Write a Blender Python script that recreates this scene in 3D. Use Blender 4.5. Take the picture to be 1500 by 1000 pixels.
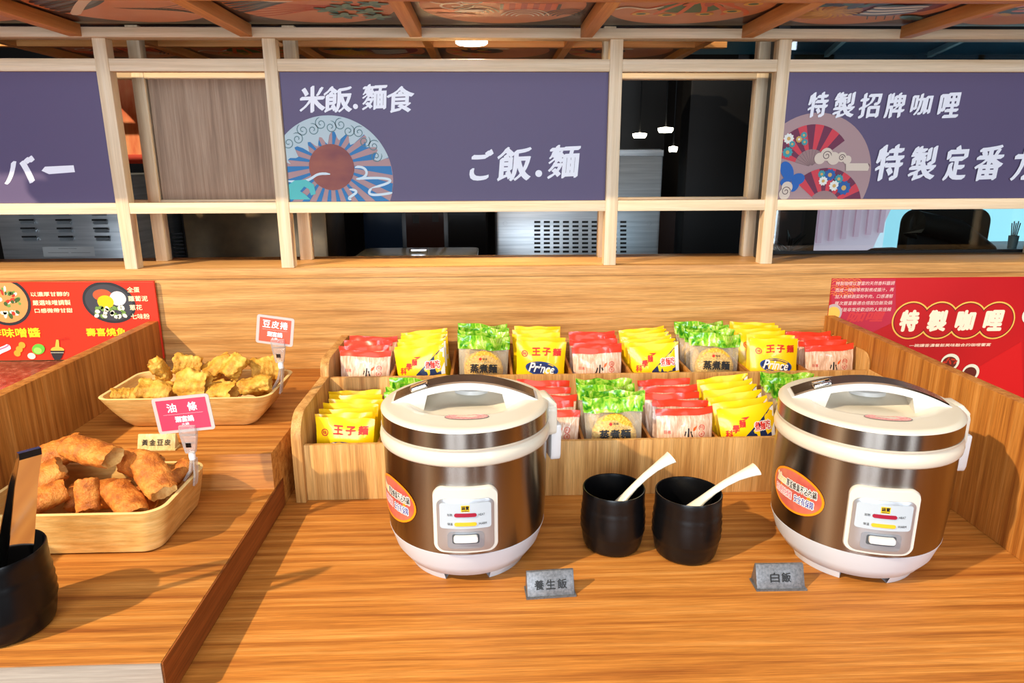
import bpy, bmesh, math, random
from mathutils import Vector, Matrix, noise
PI = math.pi
random.seed(7)
for o in list(bpy.data.objects): bpy.data.objects.remove(o)
SC = bpy.context.scene
COL = SC.collection

# ---------------------------------------------------------------- camera
CAM = Vector((0, 0, 1.45)); FPX = 1000.0
_p, _y, _r = (math.radians(a) for a in (14.6, 1.9, .2))
FW = Vector((math.sin(_y)*math.cos(_p), math.cos(_y)*math.cos(_p), -math.sin(_p)))
_rt = Vector((math.cos(_y), -math.sin(_y), 0)); _up = _rt.cross(FW)
RT = _rt*math.cos(_r) - _up*math.sin(_r); UP = _up*math.cos(_r) + _rt*math.sin(_r)
cd = bpy.data.cameras.new('camera'); cam = bpy.data.objects.new('camera', cd); COL.objects.link(cam)
cd.lens = 24; cd.sensor_width = 36; cd.clip_start = .02
cam.matrix_world = Matrix(((RT.x, UP.x, -FW.x, CAM.x), (RT.y, UP.y, -FW.y, CAM.y), (RT.z, UP.z, -FW.z, CAM.z), (0, 0, 0, 1)))
SC.camera = cam
def at(x, y, Y):                       # a point of the photograph carried onto the upright plane at depth Y
    d = RT*((x-750)/FPX) - UP*((y-500)/FPX) + FW
    return CAM + d*((Y-CAM.y)/d.y)

# ---------------------------------------------------------------- world, lights, exposure
w = bpy.data.worlds.new('world'); SC.world = w; w.use_nodes = True
bg = w.node_tree.nodes['Background']; bg.inputs[0].default_value = (.86, .93, 1, 1); bg.inputs[1].default_value = 1.8
def light(name, kind, loc, energy, color, target=None, **kw):
    l = bpy.data.lights.new(name, kind); o = bpy.data.objects.new(name, l); COL.objects.link(o)
    o.location = loc; l.energy = energy; l.color = color
    for k, v in kw.items(): setattr(l, k, v)
    if target is not None: o.rotation_euler = (Vector(target)-Vector(loc)).to_track_quat('-Z', 'Y').to_euler()
    return o
light('track_spot', 'SPOT', (-3.3, -1.15, 4.02), 1400, (1, .80, .55), (.05, 1.15, .9), spot_size=math.radians(58), spot_blend=.5, shadow_soft_size=.045)
for _x0, _x1 in ((-1.9, -.95), (-.8, .05), (.95, 1.1), (2.4, 3.1)):     # daylight through the windows behind the photographer
    light('window_daylight', 'AREA', ((_x0+_x1)/2, -3.42, 1.75), 95*(_x1-_x0), (.80, .90, 1), ((_x0+_x1)/2, 0, 1.6), shape='RECTANGLE', size=_x1-_x0, size_y=2.3)
light('added_ceiling_fill', 'AREA', (.6, -.4, 4.1), 75, (1, .95, .88), (.6, -.4, 0), shape='RECTANGLE', size=3.2, size_y=2.4)  # unseen fill lamp added to give soft light from above
vs = SC.view_settings
SC.display_settings.display_device = 'sRGB'
vs.view_transform = 'Standard'; vs.look = 'None'; vs.gamma = 1; vs.use_curve_mapping = False; vs.exposure = 0.0

# ---------------------------------------------------------------- materials
def lin(c):
    return tuple((v/12.92 if v <= .04045 else ((v+.055)/1.055)**2.4) for v in (c[0]/255, c[1]/255, c[2]/255)) + (1,)
MATS = {}
def mat(name, rgb=(128, 128, 128), rough=.5, metal=0, emit=None, estr=0, spec=.5, coat=0, trans=0, ior=1.45, aniso=0):
    if name in MATS: return MATS[name]
    m = bpy.data.materials.new(name); m.use_nodes = True; MATS[name] = m
    b = m.node_tree.nodes['Principled BSDF']
    b.inputs['Base Color'].default_value = lin(rgb); b.inputs['Roughness'].default_value = rough
    b.inputs['Metallic'].default_value = metal; b.inputs['Specular IOR Level'].default_value = spec
    b.inputs['Coat Weight'].default_value = coat; b.inputs['Transmission Weight'].default_value = trans; b.inputs['IOR'].default_value = ior
    if emit: b.inputs['Emission Color'].default_value = lin(emit); b.inputs['Emission Strength'].default_value = estr
    if aniso:
        b.inputs['Anisotropic'].default_value = aniso
        t = m.node_tree.nodes.new('ShaderNodeTangent'); t.direction_type = 'RADIAL'; t.axis = 'Z'
        m.node_tree.links.new(t.outputs[0], b.inputs['Tangent'])
    return m
def noisy(name, stops, scale=(10, 10, 10), detail=4, rough=.5, bump=0, bscale=None, metal=0, spec=.5, coat=0, dist=0, extra=None):
    """procedural colour from stretched noise: stops = [(pos, rgb), ...]; extra = (scale, strength) adds finer dark streaks"""
    if name in MATS: return MATS[name]
    m = mat(name, stops[0][1], rough, metal, spec=spec, coat=coat); nt = m.node_tree; N = nt.nodes; L = nt.links
    b = N['Principled BSDF']; tc = N.new('ShaderNodeTexCoord')
    def nz(sc, det, rg=.55):
        mp = N.new('ShaderNodeMapping'); mp.inputs['Scale'].default_value = sc; L.new(tc.outputs['Object'], mp.inputs[0])
        n = N.new('ShaderNodeTexNoise'); n.inputs['Scale'].default_value = 1; n.inputs['Detail'].default_value = det
        n.inputs['Roughness'].default_value = rg; n.inputs['Distortion'].default_value = dist
        L.new(mp.outputs[0], n.inputs['Vector']); return n
    n = nz(scale, detail); r = N.new('ShaderNodeValToRGB'); e = r.color_ramp.elements
    e[0].position, e[0].color = stops[0][0], lin(stops[0][1]); e[1].position, e[1].color = stops[-1][0], lin(stops[-1][1])
    for p, c in stops[1:-1]: x = e.new(p); x.color = lin(c)
    L.new(n.outputs[0], r.inputs[0]); out = r.outputs[0]
    if extra:
        n2 = nz(extra[0], 3, .7); mx = N.new('ShaderNodeMix'); mx.data_type = 'RGBA'; mx.blend_type = 'MULTIPLY'; mx.inputs[0].default_value = extra[1]
        r2 = N.new('ShaderNodeValToRGB'); r2.color_ramp.elements[0].position = .38; r2.color_ramp.elements[1].position = .62
        r2.color_ramp.elements[0].color = (.35, .35, .35, 1)
        L.new(n2.outputs[0], r2.inputs[0]); L.new(out, mx.inputs[6]); L.new(r2.outputs[0], mx.inputs[7]); out = mx.outputs[2]
    L.new(out, b.inputs['Base Color'])
    if bump:
        n3 = nz(bscale or scale, 4); bp = N.new('ShaderNodeBump'); bp.inputs['Strength'].default_value = bump; bp.inputs['Distance'].default_value = .004
        L.new(n3.outputs[0], bp.inputs['Height']); L.new(bp.outputs[0], b.inputs['Normal'])
    return m
def wood(name, axis, dark, mid, light_, rough=.45, fine=.5, freq=1.0):
    s = [75*freq]*3; s['xyz'.index(axis)] = 2.2*freq
    f = [520*freq]*3; f['xyz'.index(axis)] = 12*freq
    return noisy(name, [(.3, dark), (.5, mid), (.7, light_)], tuple(s), 6, rough, dist=.25, spec=.3, extra=(tuple(f), fine))
OAK = ((148, 84, 34), (190, 122, 52), (212, 148, 76))
W_X = wood('laminate_oak_along_x', 'x', *OAK); W_Y = wood('laminate_oak_along_y', 'y', *OAK); W_Z = wood('laminate_oak_along_z', 'z', *OAK)
LIT_OAK = ((176, 122, 64), (210, 158, 92), (226, 178, 114))  # the same laminate paler, putting brighter light on wall and trays into colour
L_X = wood('lit_oak_along_x', 'x', *LIT_OAK); L_Z = wood('lit_oak_along_z', 'z', *LIT_OAK)
PINE = ((216, 190, 152), (230, 208, 174), (240, 222, 194))
P_X = wood('pine_along_x', 'x', *PINE, rough=.5, fine=.18); P_Y = wood('pine_along_y', 'y', *PINE, rough=.5, fine=.18); P_Z = wood('pine_along_z', 'z', *PINE, rough=.5, fine=.18)
C_Y = wood('canopy_timber_along_y', 'y', (196, 132, 70), (214, 150, 86), (226, 168, 104), rough=.5, fine=.15)
C_X = wood('canopy_timber_along_x', 'x', (196, 132, 70), (214, 150, 86), (226, 168, 104), rough=.5, fine=.15)
GREYWOOD = wood('grey_brown_panel', 'z', (128, 104, 86), (156, 130, 108), (172, 148, 126), rough=.5, fine=.3)
REFLECT_WOOD = wood('front_edge_reflection', 'x', (150, 136, 122), (168, 154, 140), (182, 170, 156), rough=.5, fine=.3)  # white reflected on the step front, put into the wood colour
BAMBOO = noisy('bamboo', [(.3, (206, 150, 78)), (.5, (224, 174, 100)), (.7, (236, 194, 124))], (14, 14, 120), 4, .4, extra=((40, 40, 320), .25), dist=.2)
RIM = mat('bamboo_rim', (238, 206, 140), .45)
STEEL = mat('brushed_steel', (146, 138, 130), .27, 1, aniso=.92)
STEEL.node_tree.nodes['Principled BSDF'].inputs['Anisotropic Rotation'].default_value = .25
STEEL_P = noisy('steel_plate', [(.35, (176, 184, 190)), (.65, (206, 212, 216))], (3, 3, 90), 3, .32, metal=.6)
CHROME = mat('chrome', (224, 226, 230), .1, 1)
CREAM = mat('cream_plastic', (214, 207, 190), .32, coat=.15)
WHITE = mat('white_plastic', (212, 212, 212), .3, coat=.2)
BLACKGLAZE = mat('black_glaze', (9, 9, 11), .3, spec=.4)
BLACK = mat('black_matte', (12, 12, 13), .6)
DARKSTEEL = mat('dark_brown_steel', (120, 100, 84), .25, 1)
GREYP = mat('silver_plastic', (176, 180, 186), .3, .6)
PALEBLUE = mat('pale_blue_plate', (178, 190, 200), .3)
PURPLE = noisy('purple_print', [(.3, (84, 74, 108)), (.7, (94, 82, 116))], (900, 900, 900), 2, .55)
LETTER = mat('white_lettering', (236, 240, 250), .6)

# ---------------------------------------------------------------- mesh helpers
class MB:
    def __init__(s): s.v = []; s.f = []; s.m = []
    def add(s, vs, fs, mi=0):
        k = len(s.v); s.v += [tuple(v) for v in vs]; s.f += [tuple(i+k for i in f) for f in fs]; s.m += [mi]*len(fs); return s
    def box(s, x0, x1, y0, y1, z0, z1, mi=0):
        return s.add([(x, y, z) for x in (x0, x1) for y in (y0, y1) for z in (z0, z1)],
                     [(0, 1, 3, 2), (4, 6, 7, 5), (0, 4, 5, 1), (2, 3, 7, 6), (0, 2, 6, 4), (1, 5, 7, 3)], mi)
    def lathe(s, prof, n=48, c=(0, 0), a0=0, a1=2*PI, close=None, mi=0):
        full = abs(a1-a0-2*PI) < 1e-6; cnt = n if full else n+1; vs = []; fs = []
        for r, z in prof:
            for i in range(cnt):
                a = a0+(a1-a0)*i/n; vs.append((c[0]+r*math.cos(a), c[1]+r*math.sin(a), z))
        for j in range(len(prof)-1):
            for i in range(n):
                i2 = (i+1) % cnt; fs.append((j*cnt+i, j*cnt+i2, (j+1)*cnt+i2, (j+1)*cnt+i))
        return s.add(vs, fs, mi)
    def rings(s, rings, closed=True, cap0=False, cap1=False, mi=0):
        n = len(rings[0]); vs = [p for r in rings for p in r]; fs = []
        for j in range(len(rings)-1):
            for i in range(n if closed else n-1):
                i2 = (i+1) % n; fs.append((j*n+i, j*n+i2, (j+1)*n+i2, (j+1)*n+i))
        if cap0: fs.append(tuple(reversed(range(n))))
        if cap1: fs.append(tuple((len(rings)-1)*n+i for i in range(n)))
        return s.add(vs, fs, mi)
    def tube(s, pts, rad, n=10, flat=1.0, cap=True, side=None, mi=0):
        """sweep; rad = number or list of (across, thick)"""
        pts = [Vector(p) for p in pts]; R = []
        for i, p in enumerate(pts):
            t = (pts[min(i+1, len(pts)-1)]-pts[max(i-1, 0)]).normalized()
            u = Vector(side) if side else (Vector((0, 0, 1)) if abs(t.z) < .9 else Vector((1, 0, 0)))
            u = (u - t*u.dot(t)).normalized(); v = t.cross(u)
            a = rad[i] if isinstance(rad, (list, tuple)) else rad
            ra, rb = a if isinstance(a, (list, tuple)) else (a, a*flat)
            R.append([p+u*ra*math.cos(2*PI*k/n)+v*rb*math.sin(2*PI*k/n) for k in range(n)])
        return s.rings(R, True, cap, cap, mi)
    def strip(s, pts, wdir, width, thick, mi=0):
        """flat metal ribbon along pts; wdir = width direction"""
        pts = [Vector(p) for p in pts]; wd = Vector(wdir).normalized(); R = []
        for i, p in enumerate(pts):
            t = (pts[min(i+1, len(pts)-1)]-pts[max(i-1, 0)]).normalized(); nrm = t.cross(wd).normalized()
            wv = width[i] if isinstance(width, (list, tuple)) else width
            R.append([p+wd*wv/2+nrm*thick/2, p-wd*wv/2+nrm*thick/2, p-wd*wv/2-nrm*thick/2, p+wd*wv/2-nrm*thick/2])
        return s.rings(R, True, True, True, mi)
    def prism(s, poly, ax, a0, a1, mi=0):
        """poly: 2D outline (counter-clockwise) extruded along ax ('x': poly is (y,z), 'y': (x,z), 'z': (x,y))"""
        def P(p, a): return {'x': (a, p[0], p[1]), 'y': (p[0], a, p[1]), 'z': (p[0], p[1], a)}[ax]
        n = len(poly); vs = [P(p, a0) for p in poly]+[P(p, a1) for p in poly]
        fs = [tuple(range(n)), tuple(range(2*n-1, n-1, -1))]+[(i, (i+1) % n, n+(i+1) % n, n+i) for i in range(n)]
        return s.add(vs, fs, mi)
    def mesh(s, name, mats, smooth=True, bevel=0, angle=35, fix=True):
        me = bpy.data.meshes.new(name); me.from_pydata(s.v, [], s.f)
        for m in (mats if isinstance(mats, (list, tuple)) else [mats]): me.materials.append(m)
        for p, i in zip(me.polygons, s.m): p.material_index = i
        if fix or bevel:
            bm = bmesh.new(); bm.from_mesh(me)
            if fix: bmesh.ops.recalc_face_normals(bm, faces=bm.faces)
            if bevel:
                es = [e for e in bm.edges if len(e.link_faces) == 2 and e.calc_face_angle(0) > .5]
                bmesh.ops.bevel(bm, geom=es, offset=bevel, segments=2, affect='EDGES', profile=.5)
            bm.to_mesh(me); bm.free()
        if smooth:
            me.shade_smooth(); me.set_sharp_from_angle(angle=math.radians(angle))
        return me
    def build(s, name, mats, parent=None, loc=(0, 0, 0), rot=(0, 0, 0), **kw):
        return put(name, s.mesh(name, mats, **kw), parent, loc, rot)
def put(name, me, parent=None, loc=(0, 0, 0), rot=(0, 0, 0)):
    o = bpy.data.objects.new(name, me); COL.objects.link(o); o.location = loc; o.rotation_euler = rot
    if parent: o.parent = parent
    return o
def tag(o, label=None, cat=None, group=None, kind=None):
    for k, v in (('label', label), ('category', cat), ('group', group), ('kind', kind)):
        if v: o[k] = v
    return o
def thing(name, label, cat, loc=(0, 0, 0), rz=0, group=None, rot=None):
    return tag(put(name, None, None, loc, rot or (0, 0, rz)), label, cat, group)
def copy_tree(o, parent=None):
    c = o.copy(); COL.objects.link(c); c.parent = parent
    for ch in list(o.children): copy_tree(ch, c)
    return c
def ell(cx, cy, rx, ry=None, n=32, a0=0, a1=2*PI, rot=0):
    ry = rx if ry is None else ry; full = abs(a1-a0-2*PI) < 1e-6; out = []
    for i in range(n if full else n+1):
        a = a0+(a1-a0)*i/n; x, y = rx*math.cos(a), ry*math.sin(a)
        out.append((cx+x*math.cos(rot)-y*math.sin(rot), cy+x*math.sin(rot)+y*math.cos(rot)))
    return out
def rrect(x0, x1, y0, y1, r, n=6):
    out = []
    for cx, cy, a in ((x1-r, y0+r, -PI/2), (x1-r, y1-r, 0), (x0+r, y1-r, PI/2), (x0+r, y0+r, PI)):
        out += [(cx+r*math.cos(a+PI/2*i/n), cy+r*math.sin(a+PI/2*i/n)) for i in range(n+1)]
    return out
def ribbon(pts, wd):
    L_, R_ = [], []
    for i, p in enumerate(pts):
        a = pts[max(i-1, 0)]; b = pts[min(i+1, len(pts)-1)]; dx, dy = b[0]-a[0], b[1]-a[1]; d = math.hypot(dx, dy) or 1
        k = wd*(.5 if 0 < i < len(pts)-1 else .2); L_.append((p[0]-dy/d*k, p[1]+dx/d*k)); R_.append((p[0]+dy/d*k, p[1]-dx/d*k))
    return [(L_[i], L_[i+1], R_[i+1], R_[i]) for i in range(len(pts)-1)]
def bez(p0, p1, p2, p3, n=14):
    return [tuple((1-t)**3*a+3*(1-t)**2*t*b+3*(1-t)*t*t*c+t**3*d for a, b, c, d in zip(p0, p1, p2, p3)) for t in (i/n for i in range(n+1))]
def spiral(cx, cy, r, turns=1.4, a0=0, n=22, flip=1):
    return [(cx+r*(1-.85*i/n)*math.cos(a0+flip*turns*2*PI*i/n), cy+r*(1-.85*i/n)*math.sin(a0+flip*turns*2*PI*i/n)) for i in range(n+1)]
def clip_rect(poly, x0, x1, y0, y1):
    def side(poly, f, cut):
        out = []
        for i in range(len(poly)):
            a, b = poly[i-1], poly[i]
            fa, fb = f(a), f(b)
            if fa >= 0 and fb >= 0: out.append(b)
            elif fa >= 0 or fb >= 0:
                t = fa/(fa-fb); q = (a[0]+(b[0]-a[0])*t, a[1]+(b[1]-a[1])*t); out.append(q)
                if fb >= 0: out.append(b)
        return out
    for f in (lambda p: p[0]-x0, lambda p: x1-p[0], lambda p: p[1]-y0, lambda p: y1-p[1]):
        if len(poly) < 3: return []
        poly = side(poly, f, 0)
    return poly if len(poly) >= 3 else []
_TX = {}
def text2d(s, bold=0.0, shear=0.0):
    key = (s, bold, shear)
    if key not in _TX:
        c = bpy.data.curves.new('t', 'FONT'); c.body = s; c.offset = bold; c.shear = shear; c.resolution_u = 3
        o = bpy.data.objects.new('t', c); COL.objects.link(o); bpy.context.view_layer.update()
        me = bpy.data.meshes.new_from_object(o.evaluated_get(bpy.context.evaluated_depsgraph_get()))
        vs = [(v.co.x, v.co.y) for v in me.vertices]; fs = [tuple(p.vertices) for p in me.polygons]
        bpy.data.objects.remove(o); bpy.data.curves.remove(c); bpy.data.meshes.remove(me)
        x0 = min(v[0] for v in vs); x1 = max(v[0] for v in vs); y0 = min(v[1] for v in vs); y1 = max(v[1] for v in vs)
        _TX[key] = ([((x-x0)/(x1-x0), (y-y0)/(y1-y0)) for x, y in vs], fs, (x1-x0)/(y1-y0))
    return _TX[key]
JOINED = {'topping_photo', 'scallion_photo', 'wave_pattern', 'chili_photo', 'rating_text', 'cloud_scroll', 'fan_rib', 'blossom_petals', 'noodle_strands', 'seal_mark', 'crimp_mark'}
class Flat:
    """flat print: every shape its own thin part; fn(u, v, h) puts it on a surface; tiny marks of one sort are joined"""
    def __init__(s, fn, rect=None, step=.00006, base=.0004): s.fn = fn; s.rect = rect; s.step = step; s.base = base; s.parts = {}; s.order = []; s.open = None
    def _mb(s, part, m):
        k = (part, m.name) if part in JOINED else (part, m.name, s.open if s.open is not None else len(s.order))
        if k not in s.parts: s.parts[k] = (MB(), m, len(s.order)+1); s.order.append(k)
        return s.parts[k][0], s.base+s.parts[k][2]*s.step
    def poly(s, part, m, p):
        if s.rect: p = clip_rect(list(p), *s.rect)
        if len(p) > 2:
            mb, h = s._mb(part, m); mb.add([s.fn(x, y, h) for x, y in p], [tuple(range(len(p)))])
    def polys(s, part, m, ps):
        s.open = 'g%d' % len(s.order)
        for p in ps: s.poly(part, m, p)
        s.open = None
    def ring(s, part, m, c, r0, r1, n=36, a0=0, a1=2*PI):
        s.polys(part, m, [[(c[0]+r*math.cos(b), c[1]+r*math.sin(b)) for r, b in ((r0, a0+(a1-a0)*i/n), (r1, a0+(a1-a0)*i/n), (r1, a0+(a1-a0)*(i+1)/n), (r0, a0+(a1-a0)*(i+1)/n))] for i in range(n)])
    def line(s, part, m, pts, wd): s.polys(part, m, ribbon(pts, wd))
    def text(s, part, m, txt, x0, x1, y0, y1, bold=.01, shear=0, rot=0, nib=False):
        V, F, asp = text2d(txt, 0, shear); mb, h = s._mb(part, m); cx, cy = (x0+x1)/2, (y0+y1)/2; b = bold*(y1-y0)*1.1; vs = []; keep = []
        for j, (ox, oy) in enumerate(((0, 0), (b, 0), (-b, 0), (0, b), (0, -b), (b*.7, b*.7), (-b*.7, -b*.7), (b*.7, -b*.7), (-b*.7, b*.7)) if bold > 0 and not nib else [(b*1.55*q*.82, b*1.55*q*.57) for q in (-1, -.67, -.33, 0, .33, .67, 1)] if nib else ((0, 0),)):
            n0 = len(vs); inside = []
            for u, v in V:
                x, y = x0+u*(x1-x0)-cx+ox, y0+v*(y1-y0)-cy+oy
                q = (cx+x*math.cos(rot)-y*math.sin(rot), cy+x*math.sin(rot)+y*math.cos(rot)); vs.append(s.fn(q[0], q[1], h+j*.000004))
                inside.append(not s.rect or (s.rect[0] <= q[0] <= s.rect[1]))
            keep += [tuple(i+n0 for i in f) for f in F if all(inside[i] for i in f)]
        mb.add(vs, keep)
    def done(s, parent):
        for k in s.order:
            mb, m, h = s.parts[k]
            if not mb.f: continue
            me = mb.mesh(k[0], m, smooth=False, fix=False)
            if len(mb.f) < 200:
                bm = bmesh.new(); bm.from_mesh(me); bmesh.ops.remove_doubles(bm, verts=bm.verts, dist=1e-6); bm.to_mesh(me); bm.free()
            o = put(k[0], me, parent)
            if k[0] in JOINED: o['kind'] = 'stuff'
def C(name, *rgb, rough=.6): return mat(name, rgb, rough)
ORD = ['front', 'second', 'third', 'fourth', 'fifth', 'sixth', 'seventh', 'eighth', 'ninth']
def struct(name, mb, m, parent=None, **kw):
    o = mb.build(name, m, parent, **kw); o['kind'] = 'structure'; return o
def sbox(name, m, *b, bevel=0): return struct(name, MB().box(*b), m, bevel=bevel)

# ================================================================ STRUCTURE
DARKFLOOR = noisy('dark_floor', [(.3, (58, 46, 38)), (.7, (78, 62, 50))], (3, 3, 3), 4, .5)
sbox('floor', DARKFLOOR, -5, 6, -3.6, 6.35, -.05, 0)
wall = sbox('wall_back', L_X, -2.6, 2.6, 1.74, 1.955, 0, 1.170)
sbox('trim_1', wood('sill_oak', 'x', (196, 140, 80), (214, 162, 100), (228, 180, 120), rough=.4), -2.6, 2.6, 1.737, 1.96, 1.170, 1.196, bevel=.0015)
# the room behind the photographer, seen only as reflections and as shade
ROOM = noisy('room_wall', [(.35, (78, 56, 42)), (.65, (100, 74, 56))], (2, 2, 2), 4, .7)
for i, (x0, x1) in enumerate(((-5, -1.9), (-.95, -.8), (.05, .95), (1.1, 2.4), (3.1, 6))): 
    sbox('wall_front' if i == 0 else 'wall_front_pier', ROOM, x0, x1, -3.6, -3.4, 0, 3.1)
sbox('wall_front_lintel', ROOM, -5, 6, -3.6, -3.4, 3.1, 4.2)
sbox('ceiling_front', mat('front_ceiling', (150, 140, 128), .8), -5.2, 6.2, -3.6, 2.0, 4.2, 4.3)
sbox('wall_above_kitchen', ROOM, -5.2, 6.2, 1.972, 2.0, 2.7, 4.2)
sbox('wall_left', ROOM, -5.2, -5, -3.6, 6.35, 0, 4.2)
sbox('wall_right', ROOM, 6, 6.2, -3.6, 4.4, 0, 4.2)
# the kitchen and the dining room behind the screen
DARKWALL = noisy('kitchen_wall', [(.3, (26, 22, 20)), (.7, (40, 32, 28))], (2, 2, 2), 4, .5)
sbox('wall_kitchen', DARKWALL, -5, 1.62, 6.2, 6.35, 0, 2.6)
CEILD = mat('dark_ceiling', (30, 28, 28), .7)
sbox('ceiling', CEILD, -5, 1.62, 1.97, 6.35, 2.6, 2.7)
sbox('wall_kitchen_side', DARKWALL, 1.55, 1.62, 4.46, 6.2, 0, 2.6)

# ---------------------------------------------------------------- counter
ct = thing('counter', 'long oak laminate counter carrying the two rice cookers and black cups', 'counter', (0, 1.2, 0))
MB().box(-.409, 2.3, -.62, .5395, .76, .80).build('countertop', W_X, ct, bevel=.001)
MB().box(-.409, 2.3, -.58, .5395, .0, .7598).build('cabinet_body', W_Z, ct)
ps = thing('stepped_platform', 'two-step raised oak display platform under the bamboo baskets', 'platform', (0, 1.2, 0))
MB().box(-.8445, -.4095, -.472, -.010, .0, .858).build('lower_step', W_X, ps, bevel=.001)
MB().box(-.8445, -.4095, -.474, -.4722, .80, .8565).build('front_edge', REFLECT_WOOD, ps)
MB().box(-.8445, -.4095, -.0098, .5395, .0, .930).build('upper_step', W_X, ps, bevel=.001)
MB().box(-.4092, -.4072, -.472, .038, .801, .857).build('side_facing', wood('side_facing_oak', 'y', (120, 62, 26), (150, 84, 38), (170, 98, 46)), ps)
tag(MB().box(-.87, -.845, .75-1.2, .5395, 0, 1.065).build('divider_board', W_Z, None, (0, 1.2, 0), bevel=.0012), 'oak divider board standing left of the bamboo baskets', 'divider')
db = MB().box(0, .026, -.62, .5395, 0, .258).build('divider_board', W_Z, None, (.888, 1.2, .8002), bevel=.0012)
tag(db, 'oak divider board standing right of the right rice cooker', 'divider')
GRANITE = noisy('red_granite', [(.3, (120, 46, 38)), (.5, (176, 88, 70)), (.7, (210, 140, 118))], (70, 70, 70), 6, .12)
gc = tag(MB().box(-1.3, -.871+.0005, -.9, .5395, 0, .962).build('granite_counter', GRANITE, None, (0, 1.2, 0), bevel=.002), 'glossy red granite counter beyond the left divider board', 'counter')

# ================================================================ LATTICE SCREEN
lat = thing('lattice_screen', 'double pine lattice screen standing on the oak sill', 'screen', (0, 1.74, 1.1962))
PX = [-1.72, -.90, -.51, .31, .717, 1.545]; PW = .031; ZB = 1.1962
def lb(name, m, x0, x1, y0, y1, z0, z1, par=None): return MB().box(x0, x1, y0-1.74, y1-1.74, z0-ZB, z1-ZB).build(name, m, par or lat, bevel=.0012)
for x in PX:
    lb('front_post', P_Z, x-PW/2, x+PW/2, 1.74, 1.772, ZB, 1.735)
    lb('rear_post', P_Z, x-PW/2+.008, x+PW/2+.008, 1.888, 1.92, ZB, 1.79)
for a, b in zip(PX, PX[1:]):
    for z0, z1 in ((1.663, 1.691), (1.333, 1.3595)):
        lb('front_rail', P_X, a+PW/2, b-PW/2, 1.741, 1.771, z0, z1)
        if b < 1.0: lb('rear_rail', P_X, a+PW/2+.008, b-PW/2+.008, 1.889, 1.919, z0, z1)
lb('top_beam', P_X, -1.75, 1.6, 1.728, 1.772, 1.7352, 1.757)
tag(MB().box(-.871, -.518, .0, .008, 0, .303).build('infill_panel', GREYWOOD, None, (0, 1.896, 1.3596)), 'grey-brown wood panel set in the rear lattice frame', 'panel')
DKPOST = mat('dark_metal', (52, 50, 50), .4, .3)
tag(MB().box(.735, .765, 0, .04, 0, .60).build('dark_metal_post', DKPOST, None, (0, 1.835, 1.1962), bevel=.002), 'dark grey metal post between the pine posts by the window', 'post')

# ---------------------------------------------------------------- sign boards
YS = 1.752
def sign(x0, x1, label):
    t = thing('sign_board', label, 'sign', (x0, YS, 1.3597), group='purple menu signs in the lattice')
    MB().box(0, x1-x0, 0, .006, 0, .303).build('board', PURPLE, t)
    f = Flat(lambda u, v, h: (u, -h, v), (.0005, x1-x0-.0005, .0005, .3025))
    P = lambda px, py: (lambda q: (q.x-x0, q.z-1.3597))(at(px, py, YS))
    return t, f, P
def put_text(f, P, part, m, txt, box, bold=.02, shear=0, rot=0, nib=False):
    a = P(box[0], box[3]); b = P(box[2], box[1]); f.text(part, m, txt, a[0], b[0], a[1], b[1], bold, shear, rot, nib)
def chars(f, P, part, m, txt, boxes, bold=.022, shear=.12, rot=.04):
    for ch, b in zip(txt, boxes): put_text(f, P, part, m, ch, b, bold, shear, rot, part == 'lettering')
# centre sign
t, f, P = sign(-.494, .294, 'purple sign with rising sun emblem and white rice and noodle lettering')
c = P(487, 262); R = (P(576, 262)[0]-c[0]); sc = P(486, 245); rs = P(519, 245)[0]-sc[0]
f.poly('emblem_disc', C('mauve_print', 172, 138, 140), ell(*c, R, n=64))
BL = C('ray_blue', 40, 118, 176)
for i in range(22):
    a = 2*PI*i/22; d = .075
    q = []
    for rr, k in ((rs*1.0, -.7), (rs*1.0, .7), (R*1.4, 1), (R*1.4, -1)): q.append((sc[0]+rr*math.cos(a+k*d), sc[1]+rr*math.sin(a+k*d)))
    # keep the ray inside the disc
    q2 = []
    for x, y in q:
        dx, dy = x-c[0], y-c[1]; dd = math.hypot(dx, dy)
        q2.append((c[0]+dx*R*.995/dd, c[1]+dy*R*.995/dd) if dd > R*.995 else (x, y))
    f.poly('sun_ray', BL, q2)
CL = C('cloud_grey', 178, 198, 206); CLD = C('cloud_line', 92, 124, 132)
arc = []
for i in range(41):
    a = math.radians(20+140*i/40); arc.append((c[0]+R*math.cos(a), c[1]+R*math.sin(a)))
inner = []
for i in range(41):
    a = math.radians(160-140*i/40); k = .70+.07*math.sin(i*1.25)+(.14 if i > 30 else 0)-(.08 if 8 < i < 20 else 0); inner.append((c[0]+R*k*math.cos(a), c[1]+R*k*math.sin(a)))
f.polys('cloud_band', CL, [[arc[i], arc[i+1], inner[39-i], inner[40-i]] for i in range(40)])
for i in range(13):
    a = math.radians(26+10.3*i); k = .82+.06*(i % 2)
    p = (c[0]+R*k*math.cos(a), c[1]+R*k*math.sin(a))
    if p[0] > .004: f.line('cloud_scroll', CLD, spiral(p[0], p[1], R*.10, 1.5, a0=a, flip=1 if i % 2 else -1), .0022)
f.poly('sun_disc', noisy('sun_print', [(.35, (124, 66, 70)), (.65, (160, 92, 74))], (8, 8, 14), 3, .6), ell(*sc, rs, n=40))
WV = C('wave_white', 206, 226, 236)
for pts in (((520, 245), (540, 240), (545, 262), (522, 262)), ((522, 262), (560, 258), (600, 262), (545, 275)), ((545, 275), (530, 290), (560, 285), (575, 282)),
            ((420, 265), (470, 270), (450, 250), (484, 255)), ((512, 277), (540, 280), (500, 290), (515, 292))):
    f.line('wave', WV, bez(*[P(*q) for q in pts]), .006)
TQ = C('turquoise', 86, 190, 190)
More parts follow.
